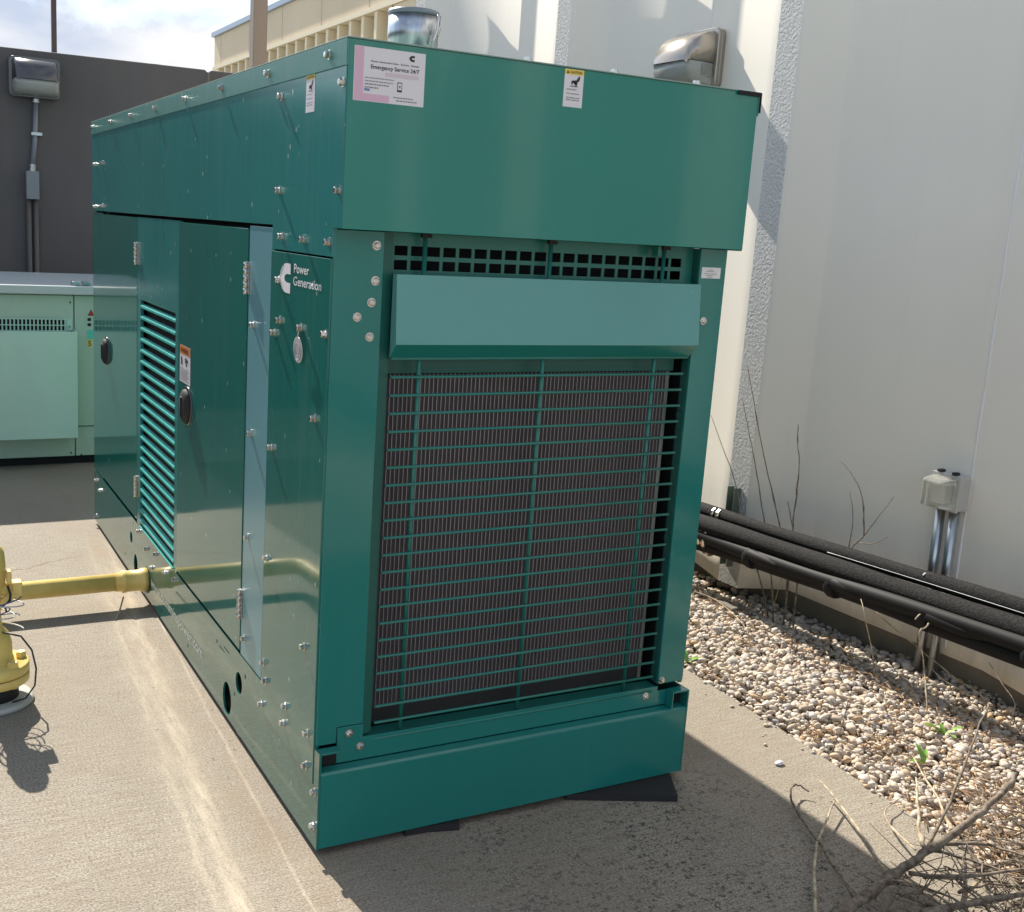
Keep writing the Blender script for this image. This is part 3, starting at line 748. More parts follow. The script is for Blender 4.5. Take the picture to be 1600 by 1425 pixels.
mesh_obj('radiator_tube', bm, M['tubemat'], rc, kind='stuff')
# guard: three uprights and the level bars
gd = mesh_obj('radiator_guard', (lambda b: (tube(b, [(.150, -.001, 1.1785), (1.0, -.001, 1.1785)], .0042, 8), b)[1])(new()), M['bar'], gs)
bm = new(); tube(bm, [(0, 0, 0), (0, 0, 1.208)], .0052, 10); up_me = mesh_only('guard_upright', bm, M['bar'])
for x in (.226, .561, .900): inst('guard_upright', up_me, gd, (x, .0085, .252))
bm = new(); tube(bm, [(0, 0, 0), (.838, 0, 0)], .0037, 8); br_me = mesh_only('guard_bar', bm, M['bar'])
for k in range(22): inst('guard_bar', br_me, gd, (.1515, -.0005, 1.1352 - .0423*k))
bm = new(); lathe(bm, (0,0,0), (0,0,-1), [(0,.013),(.010,.013)], 6, smooth=False); nut_me = mesh_only('guard_nut', bm, M['rubber'])
for x in (.226, .561, .900): inst('guard_nut', nut_me, gd, (x, .004, 1.4610))
gbox('bracket', .866, .876, -.01, .015, 1.435, 1.4605, 'bar', .001)
# --- skid front channel and brackets
bm = new()
prof_ = [(-.033, .002), (-.033, .188)] + [(-.033+.009*(1-math.cos(a)), .188+.009*math.sin(a)) for a in (math.radians(q) for q in (22, 45, 67, 90))] + [(-.003, .1985), (-.003, .1945), (-.028, .190), (-.028, .002)]
prism(bm, [(.0065, y, z) for y, z in prof_], (W-.013, 0, 0)); o = mesh_obj('skid_front_channel', bm, M['front'], gs)
for x0, x1, xr in ((.0065, .055, 0), (1.046, W-.0065, 1)):
    gbox('skid_bracket', x0, x1, -.033, -.0030, .2430, .2475, 'front', .0008)
    gbox('bracket_backing', x0, x1, -.0025, -.0005, .2, .2425, 'black', 0)
gbox('skid_bracket', 1.0415, 1.0455, -.033, -.003, .200, .2475, 'front', .0008)
# --- rain cap and exhaust stack
ex = new(); lathe(ex, (.72, 1.2, 1.848), (0,0,1), [(0,.074),(.17,.074),(.172,.078),(.186,.078),(.188,.0735),(.195,.0735)], 32)
exo = mesh_obj('exhaust_stack', ex, M['steel'], gs); [setattr(p, 'use_smooth', True) for p in exo.data.polygons]
bm = new(); lathe(bm, (.72, 1.2, 2.04), (0,0,1), [(0,.0835),(.105,.0835),(.105,.080),(.0,.080)], 32); mesh_obj('exhaust_collar', bm, M['steel'], exo)
bm = new(); lathe(bm, (.72, 1.2, 2.146), (0,0,1), [(0,.081),(.004,.0865),(.008,.0865),(.016,.0835),(.018,.07)], 32); mesh_obj('rain_cap', bm, M['boxgrey'], exo)
bm = new(); tube(bm, [(.763, 1.107, 2.143), (.760, 1.100, 2.12), (.762, 1.103, 2.10), (.754, 1.108, 2.07), (.745, 1.113, 2.045)], .005, 8)
tube(bm, [(.778, 1.120, 2.143), (.775, 1.112, 2.115), (.765, 1.108, 2.08)], .005, 8); mesh_obj('cap_hinge', bm, M['chrome'], exo)
# --- bolts
bm = new(); lathe(bm, (0,0,0), (-1,0,0), [(0,.0105),(.0018,.0105)], 14, smooth=False); lathe(bm, (0,0,0), (-1,0,0), [(.0018,.0076),(.0105,.0076),(.0120,.0060)], 6, smooth=False)
bl_me = mesh_only('bolt', bm, M['chrome'])
bm = new(); lathe(bm, (0,0,0), (0,-1,0), [(0,.0105),(.0018,.0105)], 14, smooth=False); lathe(bm, (0,0,0), (0,-1,0), [(.0018,.0074),(.0075,.0074),(.0090,.0056)], 6, smooth=False)
bf_me = mesh_only('bolt', bm, M['chrome'])
side_bolts = [(.363,1.761),(-.034,1.760),(.364,1.542),(-.032,1.541),(.335,1.433),(.179,1.432),(.017,1.431),(.346,1.328),(.333,1.230),(.372,1.195),(.178,1.228),(.017,1.231),(.068,1.032),(.372,.902),(.553,1.195),(.555,.903),(.386,.604),(.564,.609),(.086,.472),(.573,.310),(.390,.312),(.370,.267),(.398,.190),(.207,.267),(.217,.216),(.045,.267),(.046,.183),(-.012,.142),(-.012,.054),(2.944,1.660),(2.767,1.664),(2.950,1.476),(2.772,1.480),(2.979,.205),(2.876,.180),(2.985,.028),(2.006,.224),(1.862,.193),(1.705,.220),(1.770,.147),(1.546,.197),(1.399,.218),(1.860,.022)]
for k, (y, z) in enumerate(side_bolts):
    x = -.0024 if (z > 1.40 or y < .41) and y > -.02 and z > .16 else (-.0022 if z > 1.4 else -.0002)
    inst('bolt', bl_me, gs, (x - (.0 if z > .3 else .0), y, z), (rng.uniform(0, 1), 0, 0))
for k in range(8): inst('bolt', bl_me, gs, (-.0046, .0466 + .4183*k, 1.8225), (rng.uniform(0, 1), 0, 0))
for x, z in ((.103,1.429),(.103,1.352),(.096,1.304),(.063,1.271),(.095,1.227),(1.040,1.274)): inst('bolt', bf_me, gs, (x, -.0002, z), (0, rng.uniform(0, 1), 0))
for x, z in ((.086,.274),(.116,.236),(.970,.236)): inst('bolt', bf_me, gs, (x, -.0027, z), (0, rng.uniform(0, 1), 0))
inst('bolt', bf_me, gs, (1.0225, -.0002, .274), (0, .4, 0))
bm = new(); lathe(bm, (0,0,0), (0,0,1), [(0,.012),(.003,.012)], 14, smooth=False); lathe(bm, (0,0,0), (0,0,1), [(.003,.009),(.010,.009)], 6, smooth=False); bt_me = mesh_only('bolt', bm, M['chrome'])
for x in (.436, .672, .915): inst('bolt', bt_me, gs, (x, -.035, 1.8495))
for z in (1.02, .68): 
    bm = new(); lathe(bm, (1.0120, .022, z), (-1,0,0), [(0,.011),(.003,.011)], 12, smooth=False); mesh_obj('panel_stud', bm, M['inner'], gs)
# --- hinges, handles
for y, z, dr in ((.6115, 1.314, d1), (.6115, .401, d1), (2.047, 1.311, d2), (2.047, .397, d2)):
    bm = new()
    for q in range(5): lathe(bm, (-.0075, y, z - .0425 + .0172*q), (0,0,1), [(0,.0062),(.0158,.0062)], 10)
    hg = mesh_obj('hinge', bm, M['chrome'], dr)
    bm = new(); box(bm, -.0032, -.0008, y-.012, y+.012, z-.0425, z+.0425); mesh_obj('hinge_leaf', bm, M['chrome'], dr)
for y, z, dr, s_ in ((1.246, .860, d1, 1.), (2.690, .858, d2, .97)):
    bm = new(); lathe(bm, (-.0012, y, z), (-1,0,0), [(0,.064*s_),(.003,.064*s_),(.006,.060*s_),(.004,.058*s_),(.0035,.0)], 32); hd = mesh_obj('door_handle', bm, M['lampgrey'], dr)
    bm = new(); lathe(bm, (-.0045, y, z-.003), (-1,0,0), [(0,.058*s_),(.008,.056*s_),(.014,.047*s_),(.0175,.030*s_),(.019,.0)], 28); mesh_obj('handle_cup', bm, M['rubber'], hd)
    bm = new(); box(bm, -.0255, -.018, y-.008, y+.008, z-.036, z+.030); mesh_obj('handle_grip', bm, M['tape'], hd, bevel=.003)
# round tag hanging from a bolt
bm = new(); lathe(bm, (-.0115, .168, 1.177), (-1,0,-.05), [(0,.031),(.0012,.031)], 28); tg = mesh_obj('round_tag', bm, mat('tag_aluminium', (.62, .63, .62), .35, .15), gs)
bm = new()
for r0 in (.024, .014):
    pts = [(-.0131, .168 + r0*math.cos(a*math.pi/12), 1.177 + r0*math.sin(a*math.pi/12)) for a in range(25)]; tube(bm, pts, .0008, 4)
mesh_obj('tag_embossing', bm, M['greyink'], tg)
bm = new(); tube(bm, [(-.010, .170, 1.222), (-.014, .169, 1.206)], .0022, 6); mesh_obj('tag_hook', bm, M['brass'], tg)
# --- lettering and emblem on the corner panel
em = emblem(cp, lambda u_, v_: (-.0028, .341 - .078*u_, 1.300 + .071*v_), M['white_ink'])
dx_, dz_ = math.cos(math.radians(53)), math.sin(math.radians(53))
text(em, 'Cummins', .014, (-.0032, .3345, 1.3335), (0, -dx_, dz_), (0, dz_, dx_), M['side'], bold=.0, width=.040)
text(cp, 'Power', .030, (-.0028, .241, 1.352), LX, UP, M['white_ink'], width=.103, bold=.012)
text(cp, 'Generation', .030, (-.0028, .243, 1.3225), LX, UP, M['white_ink'], width=.188, bold=.010)
text(sk, 'www.cumminspower.com', .052, (-.0008, 1.780, .072), LX, UP, mat('worn_white_lettering', (.55, .62, .58), .5), width=.765, bold=.025)
# --- stickers
sg = frect(gs, 'service_sticker', .012, .1745, 1.725, 1.8335, -.0532, M['sticker'])
frect(sg, 'pink_field', .014, .0335, 1.7265, 1.832, -.0537, M['pink']); frect(sg, 'pink_field', .0335, .0935, 1.7265, 1.7405, -.0537, M['pink'])
emblem(sg, lambda u_, v_: (.1365 + .0125*u_, -.0538, 1.8145 + .0120*v_), M['ink'])
sgt = lambda s, size, x, z, m, w_=None, b=0.: text(sg, s, size, (x, -.0538, z), FX, UP, M[m], width=w_, bold=b)
sgt('Power Generation Sales \u00b7 Service \u00b7 Rentals', .0050, .0495, 1.8045, 'ink', .110, .01)
sgt('Emergency Service 24/7', .0115, .0490, 1.7915, 'ink', .111, .014)
frect(sg, 'faded_number', .083, .160, 1.7790, 1.7865, -.0537, M['faint'])
for k, (x0, x1) in enumerate(((.0375, .104), (.0375, .101), (.0375, .0925), (.0375, .069))):
    z = 1.7730 - .0065*k
    x = x0
    while x < x1:
        ww = rng.uniform(.003, .009); frect(sg, 'small_print', x, min(x1, x+ww), z-.0012, z+.0006 + .0006*(k > 1), -.0538, M['greyink']); x += ww + .0012
frect(sg, 'blue_mark', .0365, .0490, 1.7465, 1.7505, -.0538, M['blueink'])
ph = frect(sg, 'phone_icon', .1115, .1225, 1.7505, 1.7700, -.0538, M['ink']); frect(sg, 'phone_screen', .1128, .1212, 1.7545, 1.7680, -.0541, M['sticker']); frect(sg, 'phone_mark', .1148, .1190, 1.7585, 1.7635, -.0543, M['greyink'])
for k, (x0, x1, z) in enumerate(((.1035, .150, 1.7385), (.110, .158, 1.7325))):
    x = x0
    while x < x1:
        ww = rng.uniform(.003, .008); frect(sg, 'small_print', x, min(x1, x+ww), z-.001, z+.0012, -.0538, M['greyink']); x += ww + .0012
def caution(parent, kind, rect, org, xd, w, h, off):
    """caution sticker drawn in its own plane: org is the lower left corner"""
    nrm = Vector(xd).cross(Vector(UP)); o = Vector(org); xd = Vector(xd)
    P = lambda u, v, d=0: tuple(o + xd*u*w + Vector(UP)*v*h + nrm*(off*d))
    st = flat(parent, 'caution_sticker', [P(0,0), P(1,0), P(1,1), P(0,1)], M['sticker'])
    flat(st, 'yellow_header', [P(.01,.86,1), P(.99,.86,1), P(.99,.995,1), P(.01,.995,1)], M['yellowink'])
    flat(st, 'warning_triangle', [P(.08,.885,2), P(.22,.885,2), P(.15,.965,2)], M['ink'])
    text(st, 'CAUTION', h*.095, P(.26, .89, 2), tuple(xd), UP, M['ink'], width=w*.62, bold=.02)
    hand = [(.36,.60),(.38,.70),(.62,.72),(.74,.83),(.80,.83),(.78,.72),(.68,.66),(.66,.58),(.60,.58),(.60,.655),(.50,.675),(.44,.66),(.43,.60)]
    bm = new(); bm.faces.new([bm.verts.new(P(u_, v_, 2)) for u_, v_ in hand]); bmesh.ops.triangulate(bm, faces=bm.faces); mesh_obj('hand_pictogram', bm, M['ink'], st)
    flat(st, 'hot_surface_mark', [P(.32,.545,2), P(.70,.545,2), P(.70,.565,2), P(.32,.565,2)], M['ink'])
    for s_, v_, w_ in (('Hot Surfaces', .455, .50), ('Can cause burns', .345, .66), ('Let surfaces cool', .235, .68), ('before servicing', .175, .66)):
        text(st, s_, h*.052, P(.14, v_, 2), tuple(xd), UP, M['ink'], width=w*w_, bold=.01)
    return st
caution(gs, 'c', None, (.5245, -.0531, 1.7615), FX, .052, .0825, .0005)
caution(gs, 'c', None, (-.0026, .192, 1.712), LX, .057, .082, .0005)
ws = lrect(gs, 'warning_sticker', 1.212, 1.350, .928, 1.050, -.0021, M['sticker'])
lrect(ws, 'orange_header', 1.214, 1.348, 1.021, 1.049, -.0026, M['orange'])
text(ws, 'WARNING', .020, (-.0031, 1.335, 1.027), LX, UP, M['ink'], width=.10, bold=.02)
for y0, y1, z0, z1 in ((1.315, 1.330, .985, 1.012), (1.255, 1.268, .985, 1.012), (1.272, 1.280, .995, 1.012), (1.240, 1.252, .998, 1.008)): lrect(ws, 'pictogram', y0, y1, z0, z1, -.0031, M['ink'])
for k in range(7): lrect(ws, 'small_print', 1.228 + .02*(k % 3 == 2), 1.340, .972 - .0062*k, .9745 - .0062*k, -.0031, M['greyink'])
sl = frect(gs, 'serial_label', 1.019, 1.0815, 1.3845, 1.4125, -.0006, M['white_ink'])
for z, x0, x1 in ((1.406, 1.040, 1.055), (1.402, 1.034, 1.060), (1.396, 1.028, 1.070), (1.3915, 1.036, 1.058), (1.3875, 1.038, 1.054)): frect(sl, 'small_print', x0, x1, z-.0008, z+.0008, -.0010, M['greyink'])
# rubber isolation pads under the skid
for pts, lab in (([(.72, -.022), (1.003, -.140), (1.068, -.020), (1.07, .12), (.80, .14)], 'black rubber mat poking out under the right end of the skid'), ([(.30, -.030), (.380, -.050), (.392, -.020), (.392, .15), (.24, .15), (.24, -.025)], 'black rubber mat showing under the middle of the skid')):
    bm = new(); prism(bm, [(x, y, -.0195) for x, y in pts], (0, 0, .018)); tag(mesh_obj('rubber_mat', bm, M['rubber'], None), lab, 'rubber mat', 'rubber mats under the skid')
bm = new(); box(bm, .012, W-.012, .05, LEN-.05, -.0195, .0); sb = mesh_obj('skid_base', bm, M['black'], gs)

# ------------------------------------------------------------------ gas pipe, regulator and wires
gp = empty('gas_pipe', (0, 1.85, .074), 'yellow gas pipe running into the lower side of the green generator', 'pipe')
bm = new(); arc = [(-.585 + .05*math.sin(a)*-1, 1.80 + .05*math.cos(a), .074) for a in (0, .4, .8, 1.2, 1.57)]
tube(bm, [(-.10, 1.85, .074), (-.585, 1.85, .074), (-.615, 1.838, .074), (-.63, 1.80, .074), (-.632, 1.2, .1)], .0335, 20); mesh_obj('pipe_run', bm, M['yellow'], gp)
bm = new(); lathe(bm, (-.002, 1.85, .074), (-1,0,0), [(0,.046),(.022,.046),(.026,.041),(.075,.041),(.085,.044),(.094,.044),(.097,.037),(.12,.036)], 24); mesh_obj('pipe_coupling', bm, M['yellow'], gp)
bm = new(); lathe(bm, (.004, 1.85, .074), (-1,0,0), [(0,.05),(.006,.05)], 24); mesh_obj('grommet', bm, M['rubber'], gp)
gv = empty('gas_regulator', (-.60, 1.12, -.02), 'yellow gas regulator with flange base and looped wires at the left edge', 'gas regulator')
ax_, ay_ = -.620, 1.12
bm = new(); lathe(bm, (ax_, ay_, -.019), (0,0,1), [(0,.118),(.012,.118),(.016,.108),(.018,.0)], 36); mesh_obj('base_ring', bm, M['lightgrey'], gv)
bm = new(); lathe(bm, (ax_, ay_, -.001), (0,0,1), [(0,.075),(.05,.075)], 24); mesh_obj('pedestal', bm, M['rubber'], gv)
bm = new(); lathe(bm, (ax_, ay_, .05), (0,0,1), [(0,.104),(.003,.107),(.024,.107),(.026,.104)], 36); mesh_obj('lower_flange', bm, M['yellow'], gv)
bm = new(); lathe(bm, (ax_, ay_, .079), (0,0,1), [(0,.104),(.003,.107),(.026,.107),(.030,.102),(.031,.066),(.05,.060),(.09,.058),(.12,.050),(.14,.032),(.19,.028),(.2,.032),(.235,.032),(.24,.036),(.27,.042),(.30,.045),(.335,.045),(.37,.042),(.385,.038),(.39,.030),(.405,.029)], 36); mesh_obj('valve_body', bm, M['yellow'], gv)
bm = new(); tube(bm, [(ax_-.02, ay_-.0, .335), (ax_+.062, ay_-.01, .34)], .018, 12)
tube(bm, [(ax_, ay_-.0, .27), (ax_+.1-.03, ay_-.02, .33)], .012, 8); mesh_obj('side_port', bm, M['yellow'], gv)
bm = new(); box(bm, ax_+.060, ax_+.088, ay_-.03, ay_+.01, .315, .362); mesh_obj('square_plug', bm, M['yellow'], gv, bevel=.004)
bm = new(); box(bm, ax_+.045, ax_+.058, ay_-.035, ay_-.005, .36, .40); mesh_obj('lug', bm, M['yellow'], gv, bevel=.003)
bm = new(); lathe(bm, (0,0,0), (0,0,1), [(-.066,.0155),(-.054,.0155),(-.053,.008),(-.001,.008),(.0,.0165),(.014,.0165),(.017,.013)], 6, smooth=False)
fb = mesh_only('flange_bolt', bm, M['yellow'])
for a in range(6): inst('flange_bolt', fb, gv, (ax_ + .085*math.cos(a*1.047+.15), ay_ + .085*math.sin(a*1.047+.15), .110), (0, 0, a))
def coil(cx, cy, cz, r0, turns, h, seed, n=70, tilt=.3):
    rr = random.Random(seed); pts = []
    for i in range(n):
        a = i/(n-1)*turns*2*math.pi; r1 = r0*(1 + .22*math.sin(a*.53+seed) + .1*math.sin(a*1.7))
        pts.append((cx + r1*math.cos(a), cy + r1*math.sin(a), cz + h*i/(n-1) + tilt*r1*math.cos(a+seed)))
    return pts
for nm, c, args, rr in (('wire', (.09, .14, .26), (ax_+.012, ay_-.02, .245, .056, 2.6, .075, 1), .0022), ('wire', (.55, .58, .60), (ax_+.018, ay_-.02, .225, .062, 2.2, .09, 2.3), .0020), ('wire', (.03, .03, .035), (ax_+.004, ay_-.03, .28, .045, 1.8, .10, 4.), .0028)):
    bm = new(); tube(bm, coil(*args), rr, 6); mesh_obj(nm, bm, mat('wire_insulation', c, .4), gv)
bm = new(); tube(bm, [(ax_+.03, ay_-.03, .21), (ax_+.08, ay_-.04, .195), (ax_+.108, ay_-.06, .155), (ax_+.118, ay_-.075, .10), (ax_+.112, ay_-.085, .05), (ax_+.085, ay_-.09, .015), (ax_+.05, ay_-.07, -.001)], .0028, 6); mesh_obj('cable', bm, M['copper'], gv)
bm = new(); tube(bm, [(ax_+.045, ay_-.045, .36), (ax_+.052, ay_-.05, .335), (ax_+.05, ay_-.05, .31)], .004, 6); mesh_obj('cable', bm, M['copper'], gv)

# ------------------------------------------------------------------ insulated pipes along the wall
pb = empty('insulated_pipes', (2.42, 0, .25), 'bundle of black foam insulated pipes running low along the white wall', 'pipes')
def run(nm, x, z, r, m, y0=-3.2, y1=4.4, amp=.004, seed=0, parent=pb):
    pts, rad = [], []
    y = y1
    while y > y0:
        pts.append((x - .033*(y-.4) + amp*math.sin(y*2.1+seed), y, z - .036*(y+.1) + amp*math.sin(y*3.1+seed*2))); rad.append(r*(1 + .05*math.sin(y*9+seed))); y -= .06
    bm = new(); tube(bm, pts, rad, 16); return mesh_obj(nm, bm, M[m], parent)
def pz(z, y): return z - .036*(y+.1)
def pxx(x, y): return x - .033*(y-.4)
run('insulated_pipe', 2.462, .338, .030, 'foam', seed=1)
run('insulated_pipe', 2.405, .290, .038, 'foam', seed=2)
run('insulated_pipe', 2.468, .262, .032, 'foam', seed=5)
run('insulated_pipe', 2.448, .226, .036, 'tape', seed=3, amp=.007)
run('insulated_pipe', 2.385, .243, .032, 'tape', seed=4, amp=.007)
run('insulated_pipe', 2.398, .204, .032, 'tape', seed=6, amp=.008)
run('cable_highlight', 2.431, .3330, .0010, 'sealant', seed=7, amp=.002, y1=.75)  # cable shown as a thin white line, its highlight put into the colour
for k, y in enumerate((1.12, .68, .26, -.14, -.55, -.95, 2.2, 3.0)):
    xx, zz_ = pxx(2.398, y), pz(.225, y)
    bm = new(); lathe(bm, (xx, y, zz_), (0, -1, 0), [(0,.048),(.012,.052),(.03,.052),(.042,.047)], 18); mesh_obj('tape_band', bm, M['tape'], pb)
    bm = new(); tube(bm, [(xx-.012, y+.06, zz_+.022), (xx-.026, y-.05, zz_+.016), (xx-.024, y-.18, zz_+.012), (xx-.006, y-.30, zz_+.014)], [.012, .027, .022, .008], 12); mesh_obj('pipe_wrap', bm, M['tape'], pb)
bm = new(); tube(bm, [(2.442, .32, .340), (2.452, .319, .346), (2.466, .317, .346)], .003, 6); mesh_obj('cable_tie', bm, M['white_ink'], pb)
sup = empty('strut_support', (2.52, 1.37, .28), 'upright metal strut with zinc clamps holding the black pipes', 'bracket')
bm = new()
for x0, x1, y0, y1 in ((2.486, 2.529, 1.375, 1.379), (2.486, 2.529, 1.419, 1.423), (2.525, 2.529, 1.379, 1.419)): box(bm, x0, x1, y0, y1, .04, .405)
M['strut'] = mat('painted_strut', (.16, .20, .16), .5, .4)
mesh_obj('strut', bm, M['strut'], sup)
for x, z in ((2.426, .286), (2.376, .243), (2.370, .200), (2.360, .168), (2.39, .13)):
    bm = new(); lathe(bm, (x-.008, 1.365, z), (0,1,0), [(0,.022),(.004,.030),(.014,.030),(.018,.022),(.034,.022),(.038,.028),(.046,.028)], 10, smooth=False); mesh_obj('pipe_clamp', bm, M['brass'], sup)

# ------------------------------------------------------------------ small glass lamp with two conduits
jl = empty('jar_lamp', (PX, .40, .62), 'small square glass lamp on a grey box low on the white wall', 'wall lamp')
bm = new(); box(bm, PX-.055, PX, .345, .462, .555, .685); mesh_obj('lamp_box', bm, M['lightgrey'], jl, bevel=.006)
bm = new(); box(bm, PX-.064, PX-.056, .342, .465, .552, .690); mesh_obj('lamp_frame', bm, M['lightgrey'], jl, bevel=.003)
bm = new()
sec = [(.0645, .050, .058, 0), (.105, .048, .055, 0), (.135, .044, .050, -.001), (.140, .036, .042, -.001)]
vs_ = [[bm.verts.new((PX-d, .4035+sy*a, .621+zz_+sz*b)) for sy, sz in ((-1,-1),(1,-1),(1,1),(-1,1))] for d, a, b, zz_ in sec]
for a, b in zip(vs_, vs_[1:]):
    for k in range(4): bm.faces.new((a[k], a[(k+1)%4], b[(k+1)%4], b[k]))
bm.faces.new(vs_[-1]); bm.faces.new(vs_[0][::-1]); bmesh.ops.recalc_face_normals(bm, faces=bm.faces)
mesh_obj('glass_block', bm, M['glasslens'], jl, bevel=.004)
bm = new(); box(bm, PX-.10, PX-.066, .385, .425, .585, .655); mesh_obj('lamp_holder', bm, M['lightgrey'], jl, bevel=.004)
for y in (.372, .435):
    bm = new(); box(bm, PX-.07, PX-.045, y-.008, y+.008, .690, .700); mesh_obj('clip', bm, M['rubber'], jl)
cw = empty('wall_conduits', (PX-.025, .40, 0), 'pair of galvanised conduits rising from the gravel to the small glass lamp', 'conduit')
for y, r in ((.378, .018), (.438, .018)):
    bm = new(); tube(bm, [(PX-.027, y, .554), (PX-.027, y-.004, .3), (PX-.027, y-.006, -.1)], r, 16); mesh_obj('conduit', bm, M['steel'], cw)

# ------------------------------------------------------------------ weeds, dead stems, brush, litter
Wd = {'A': [(2.5, 1.398, 0.952), (2.5, 1.322, 0.777), (2.5, 1.258, 0.628), (2.49, 1.162, 0.46), (2.49, 1.078, 0.296), (2.48, 0.998, 0.146)], 'B': [(2.5, 1.408, 0.811), (2.5, 1.344, 0.668), (2.5, 1.295, 0.563), (2.49, 1.226, 0.425), (2.49, 1.174, 0.292), (2.44, 1.061, 0.144), (2.444, 1.019, -0.05)], 'C': [(2.52, 1.082, 0.75), (2.52, 1.072, 0.665), (2.52, 1.049, 0.588), (2.5, 1.025, 0.454), (2.5, 1.02, 0.314), (2.48, 0.943, 0.121)], 'C2': [(2.5, 1.072, 0.426), (2.5, 1.044, 0.369), (2.5, 1.013, 0.294)], 'D': [(2.48, 1.577, 0.701), (2.48, 1.478, 0.575), (2.48, 1.371, 0.434), (2.47, 1.306, 0.328), (2.45, 1.206, 0.2), (2.464, 1.078, -0.05)], 'D2': [(2.3, 1.374, 0.412), (2.35, 1.362, 0.339)], 'E': [(2.52, 0.736, 0.197), (2.5, 0.718, 0.298), (2.48, 0.643, 0.387), (2.46, 0.56, 0.497), (2.44, 0.489, 0.591)], 'E2': [(2.48, 0.635, 0.394), (2.49, 0.677, 0.534), (2.5, 0.755, 0.617), (2.5, 0.823, 0.654)], 'E3': [(2.5, 0.718, 0.298), (2.51, 0.725, 0.44), (2.51, 0.757, 0.538)], 'E4': [(2.48, 0.655, 0.362), (2.47, 0.577, 0.383), (2.46, 0.506, 0.432)], 'F': [(2.33, 0.481, 0.207), (2.3, 0.415, 0.137), (2.416, 0.455, -0.05)], 'F2': [(2.4, 0.948, 0.169), (2.482, 1.052, 0.0), (2.462, 1.037, -0.05)], 'Gd': [(2.513, 0.587, 0.12), (2.501, 0.456, 0.08), (2.509, 0.336, 0.04), (2.494, 0.168, 0.0), (2.498, 0.043, -0.03)], 'H': [(2.315, 0.225, 0.22), (2.351, 0.239, 0.23), (2.362, 0.221, 0.235), (2.368, 0.208, 0.22), (2.335, 0.195, 0.2), (2.317, 0.204, 0.18), (2.346, 0.199, 0.09), (2.356, 0.185, 0.02), (2.3, 0.12, -0.04)], 'I': [(2.438, 0.246, 0.03), (2.412, 0.149, 0.01), (2.441, 0.001, -0.02), (2.395, -0.18, -0.03)], 'J': [(2.655, 0.159, 0.04), (2.592, 0.04, 0.0), (2.567, -0.021, -0.03)], 'K': [(2.251, 1.302, -0.03), (2.262, 1.127, -0.03), (2.128, 0.831, -0.02)], 'N': [(1.726, -0.04, 0.12), (1.714, -0.044, 0.05), (1.664, -0.059, -0.03)]}
Br = {'main': ([(0.973, -0.721, 0.0), (1.15, -0.7, 0.04), (1.232, -0.7, 0.07), (1.281, -0.708, 0.1), (1.368, -0.724, 0.15), (1.454, -0.723, 0.19), (1.545, -0.708, 0.22), (1.585, -0.695, 0.23)], 0.013), 'b2': ([(1.29, -0.697, 0.1), (1.439, -0.632, 0.15), (1.649, -0.516, 0.2), (1.855, -0.409, 0.25)], 0.0045), 'b3': ([(1.517, -0.469, 0.12), (1.399, -0.578, 0.11), (1.345, -0.625, 0.1), (1.297, -0.682, 0.09)], 0.006), 'b4': ([(1.411, -0.25, 0.02), (1.354, -0.392, 0.02), (1.29, -0.523, 0.02), (1.197, -0.675, 0.03)], 0.0045), 'b5': ([(1.393, -0.328, 0.01), (1.213, -0.448, 0.0), (1.116, -0.527, 0.0), (0.938, -0.707, 0.0)], 0.005), 'b6': ([(1.366, -0.258, 0.0), (1.349, -0.23, 0.01), (1.316, -0.24, 0.01), (1.263, -0.309, 0.0), (1.197, -0.458, 0.0), (1.149, -0.557, 0.0), (1.063, -0.708, 0.02)], 0.0045), 'b7': ([(1.798, -0.234, 0.02), (1.744, -0.301, 0.03), (1.581, -0.495, 0.06), (1.443, -0.646, 0.08)], 0.004), 'b8': ([(1.215, -0.716, 0.06), (1.261, -0.817, 0.1), (1.396, -0.897, 0.14)], 0.006), 'b9': ([(1.118, -0.833, 0.05), (1.241, -0.899, 0.1), (1.309, -0.959, 0.14)], 0.01), 'b10': ([(1.345, -0.701, 0.1), (1.408, -0.77, 0.12), (1.404, -0.89, 0.15)], 0.005), 'b11': ([(1.591, -0.378, 0.0), (1.495, -0.409, 0.0), (1.442, -0.465, 0.0), (1.358, -0.617, 0.03)], 0.003), 'b12': ([(1.297, -0.697, 0.09), (1.325, -0.76, 0.1), (1.365, -0.831, 0.1), (1.342, -0.927, 0.1)], 0.004), 'b13': ([(1.149, -0.667, 0.02), (1.197, -0.765, 0.06), (1.169, -0.883, 0.1)], 0.005)}
def wob(pts, amp, seed, sub=4):
    rr = random.Random(seed); res = []
    P = [Vector(p) for p in pts]
    for i in range(len(P)-1):
        a, b = P[i], P[i+1]
        p0 = P[i-1] if i else a; p3 = P[i+2] if i+2 < len(P) else b
        for k in range(sub):
            q = k/sub
            v = .5*((2*a) + (b-p0)*q + (2*p0-5*a+4*b-p3)*q*q + (3*a-p0-3*b+p3)*q**3)
            res.append(v + Vector((rr.uniform(-1,1), rr.uniform(-1,1), rr.uniform(-1,1)))*amp)
    res.append(P[-1]); return res
def stem(bm, pts, r0, r1, seed, amp=.0015, n=6, buds=True):
    q = wob(pts, amp, seed); m_ = len(q); rr = random.Random(seed+9)
    rad = [(r0 + (r1-r0)*i/(m_-1))*(1 + (rr.uniform(.2,.6) if buds and rr.random() < .22 else 0)) for i in range(m_)]
    tube(bm, q, rad, n)
def stems_thing(name, groups, label, cat, mname, r0, r1, seed, group=None):
    bm = new()
    for i, g in enumerate(groups): stem(bm, g, r0 if i == 0 else r0*.75, r1, seed+i)
    o = mesh_obj(name, bm, M[mname], None, label=label, cat=cat, group=group)
    return o
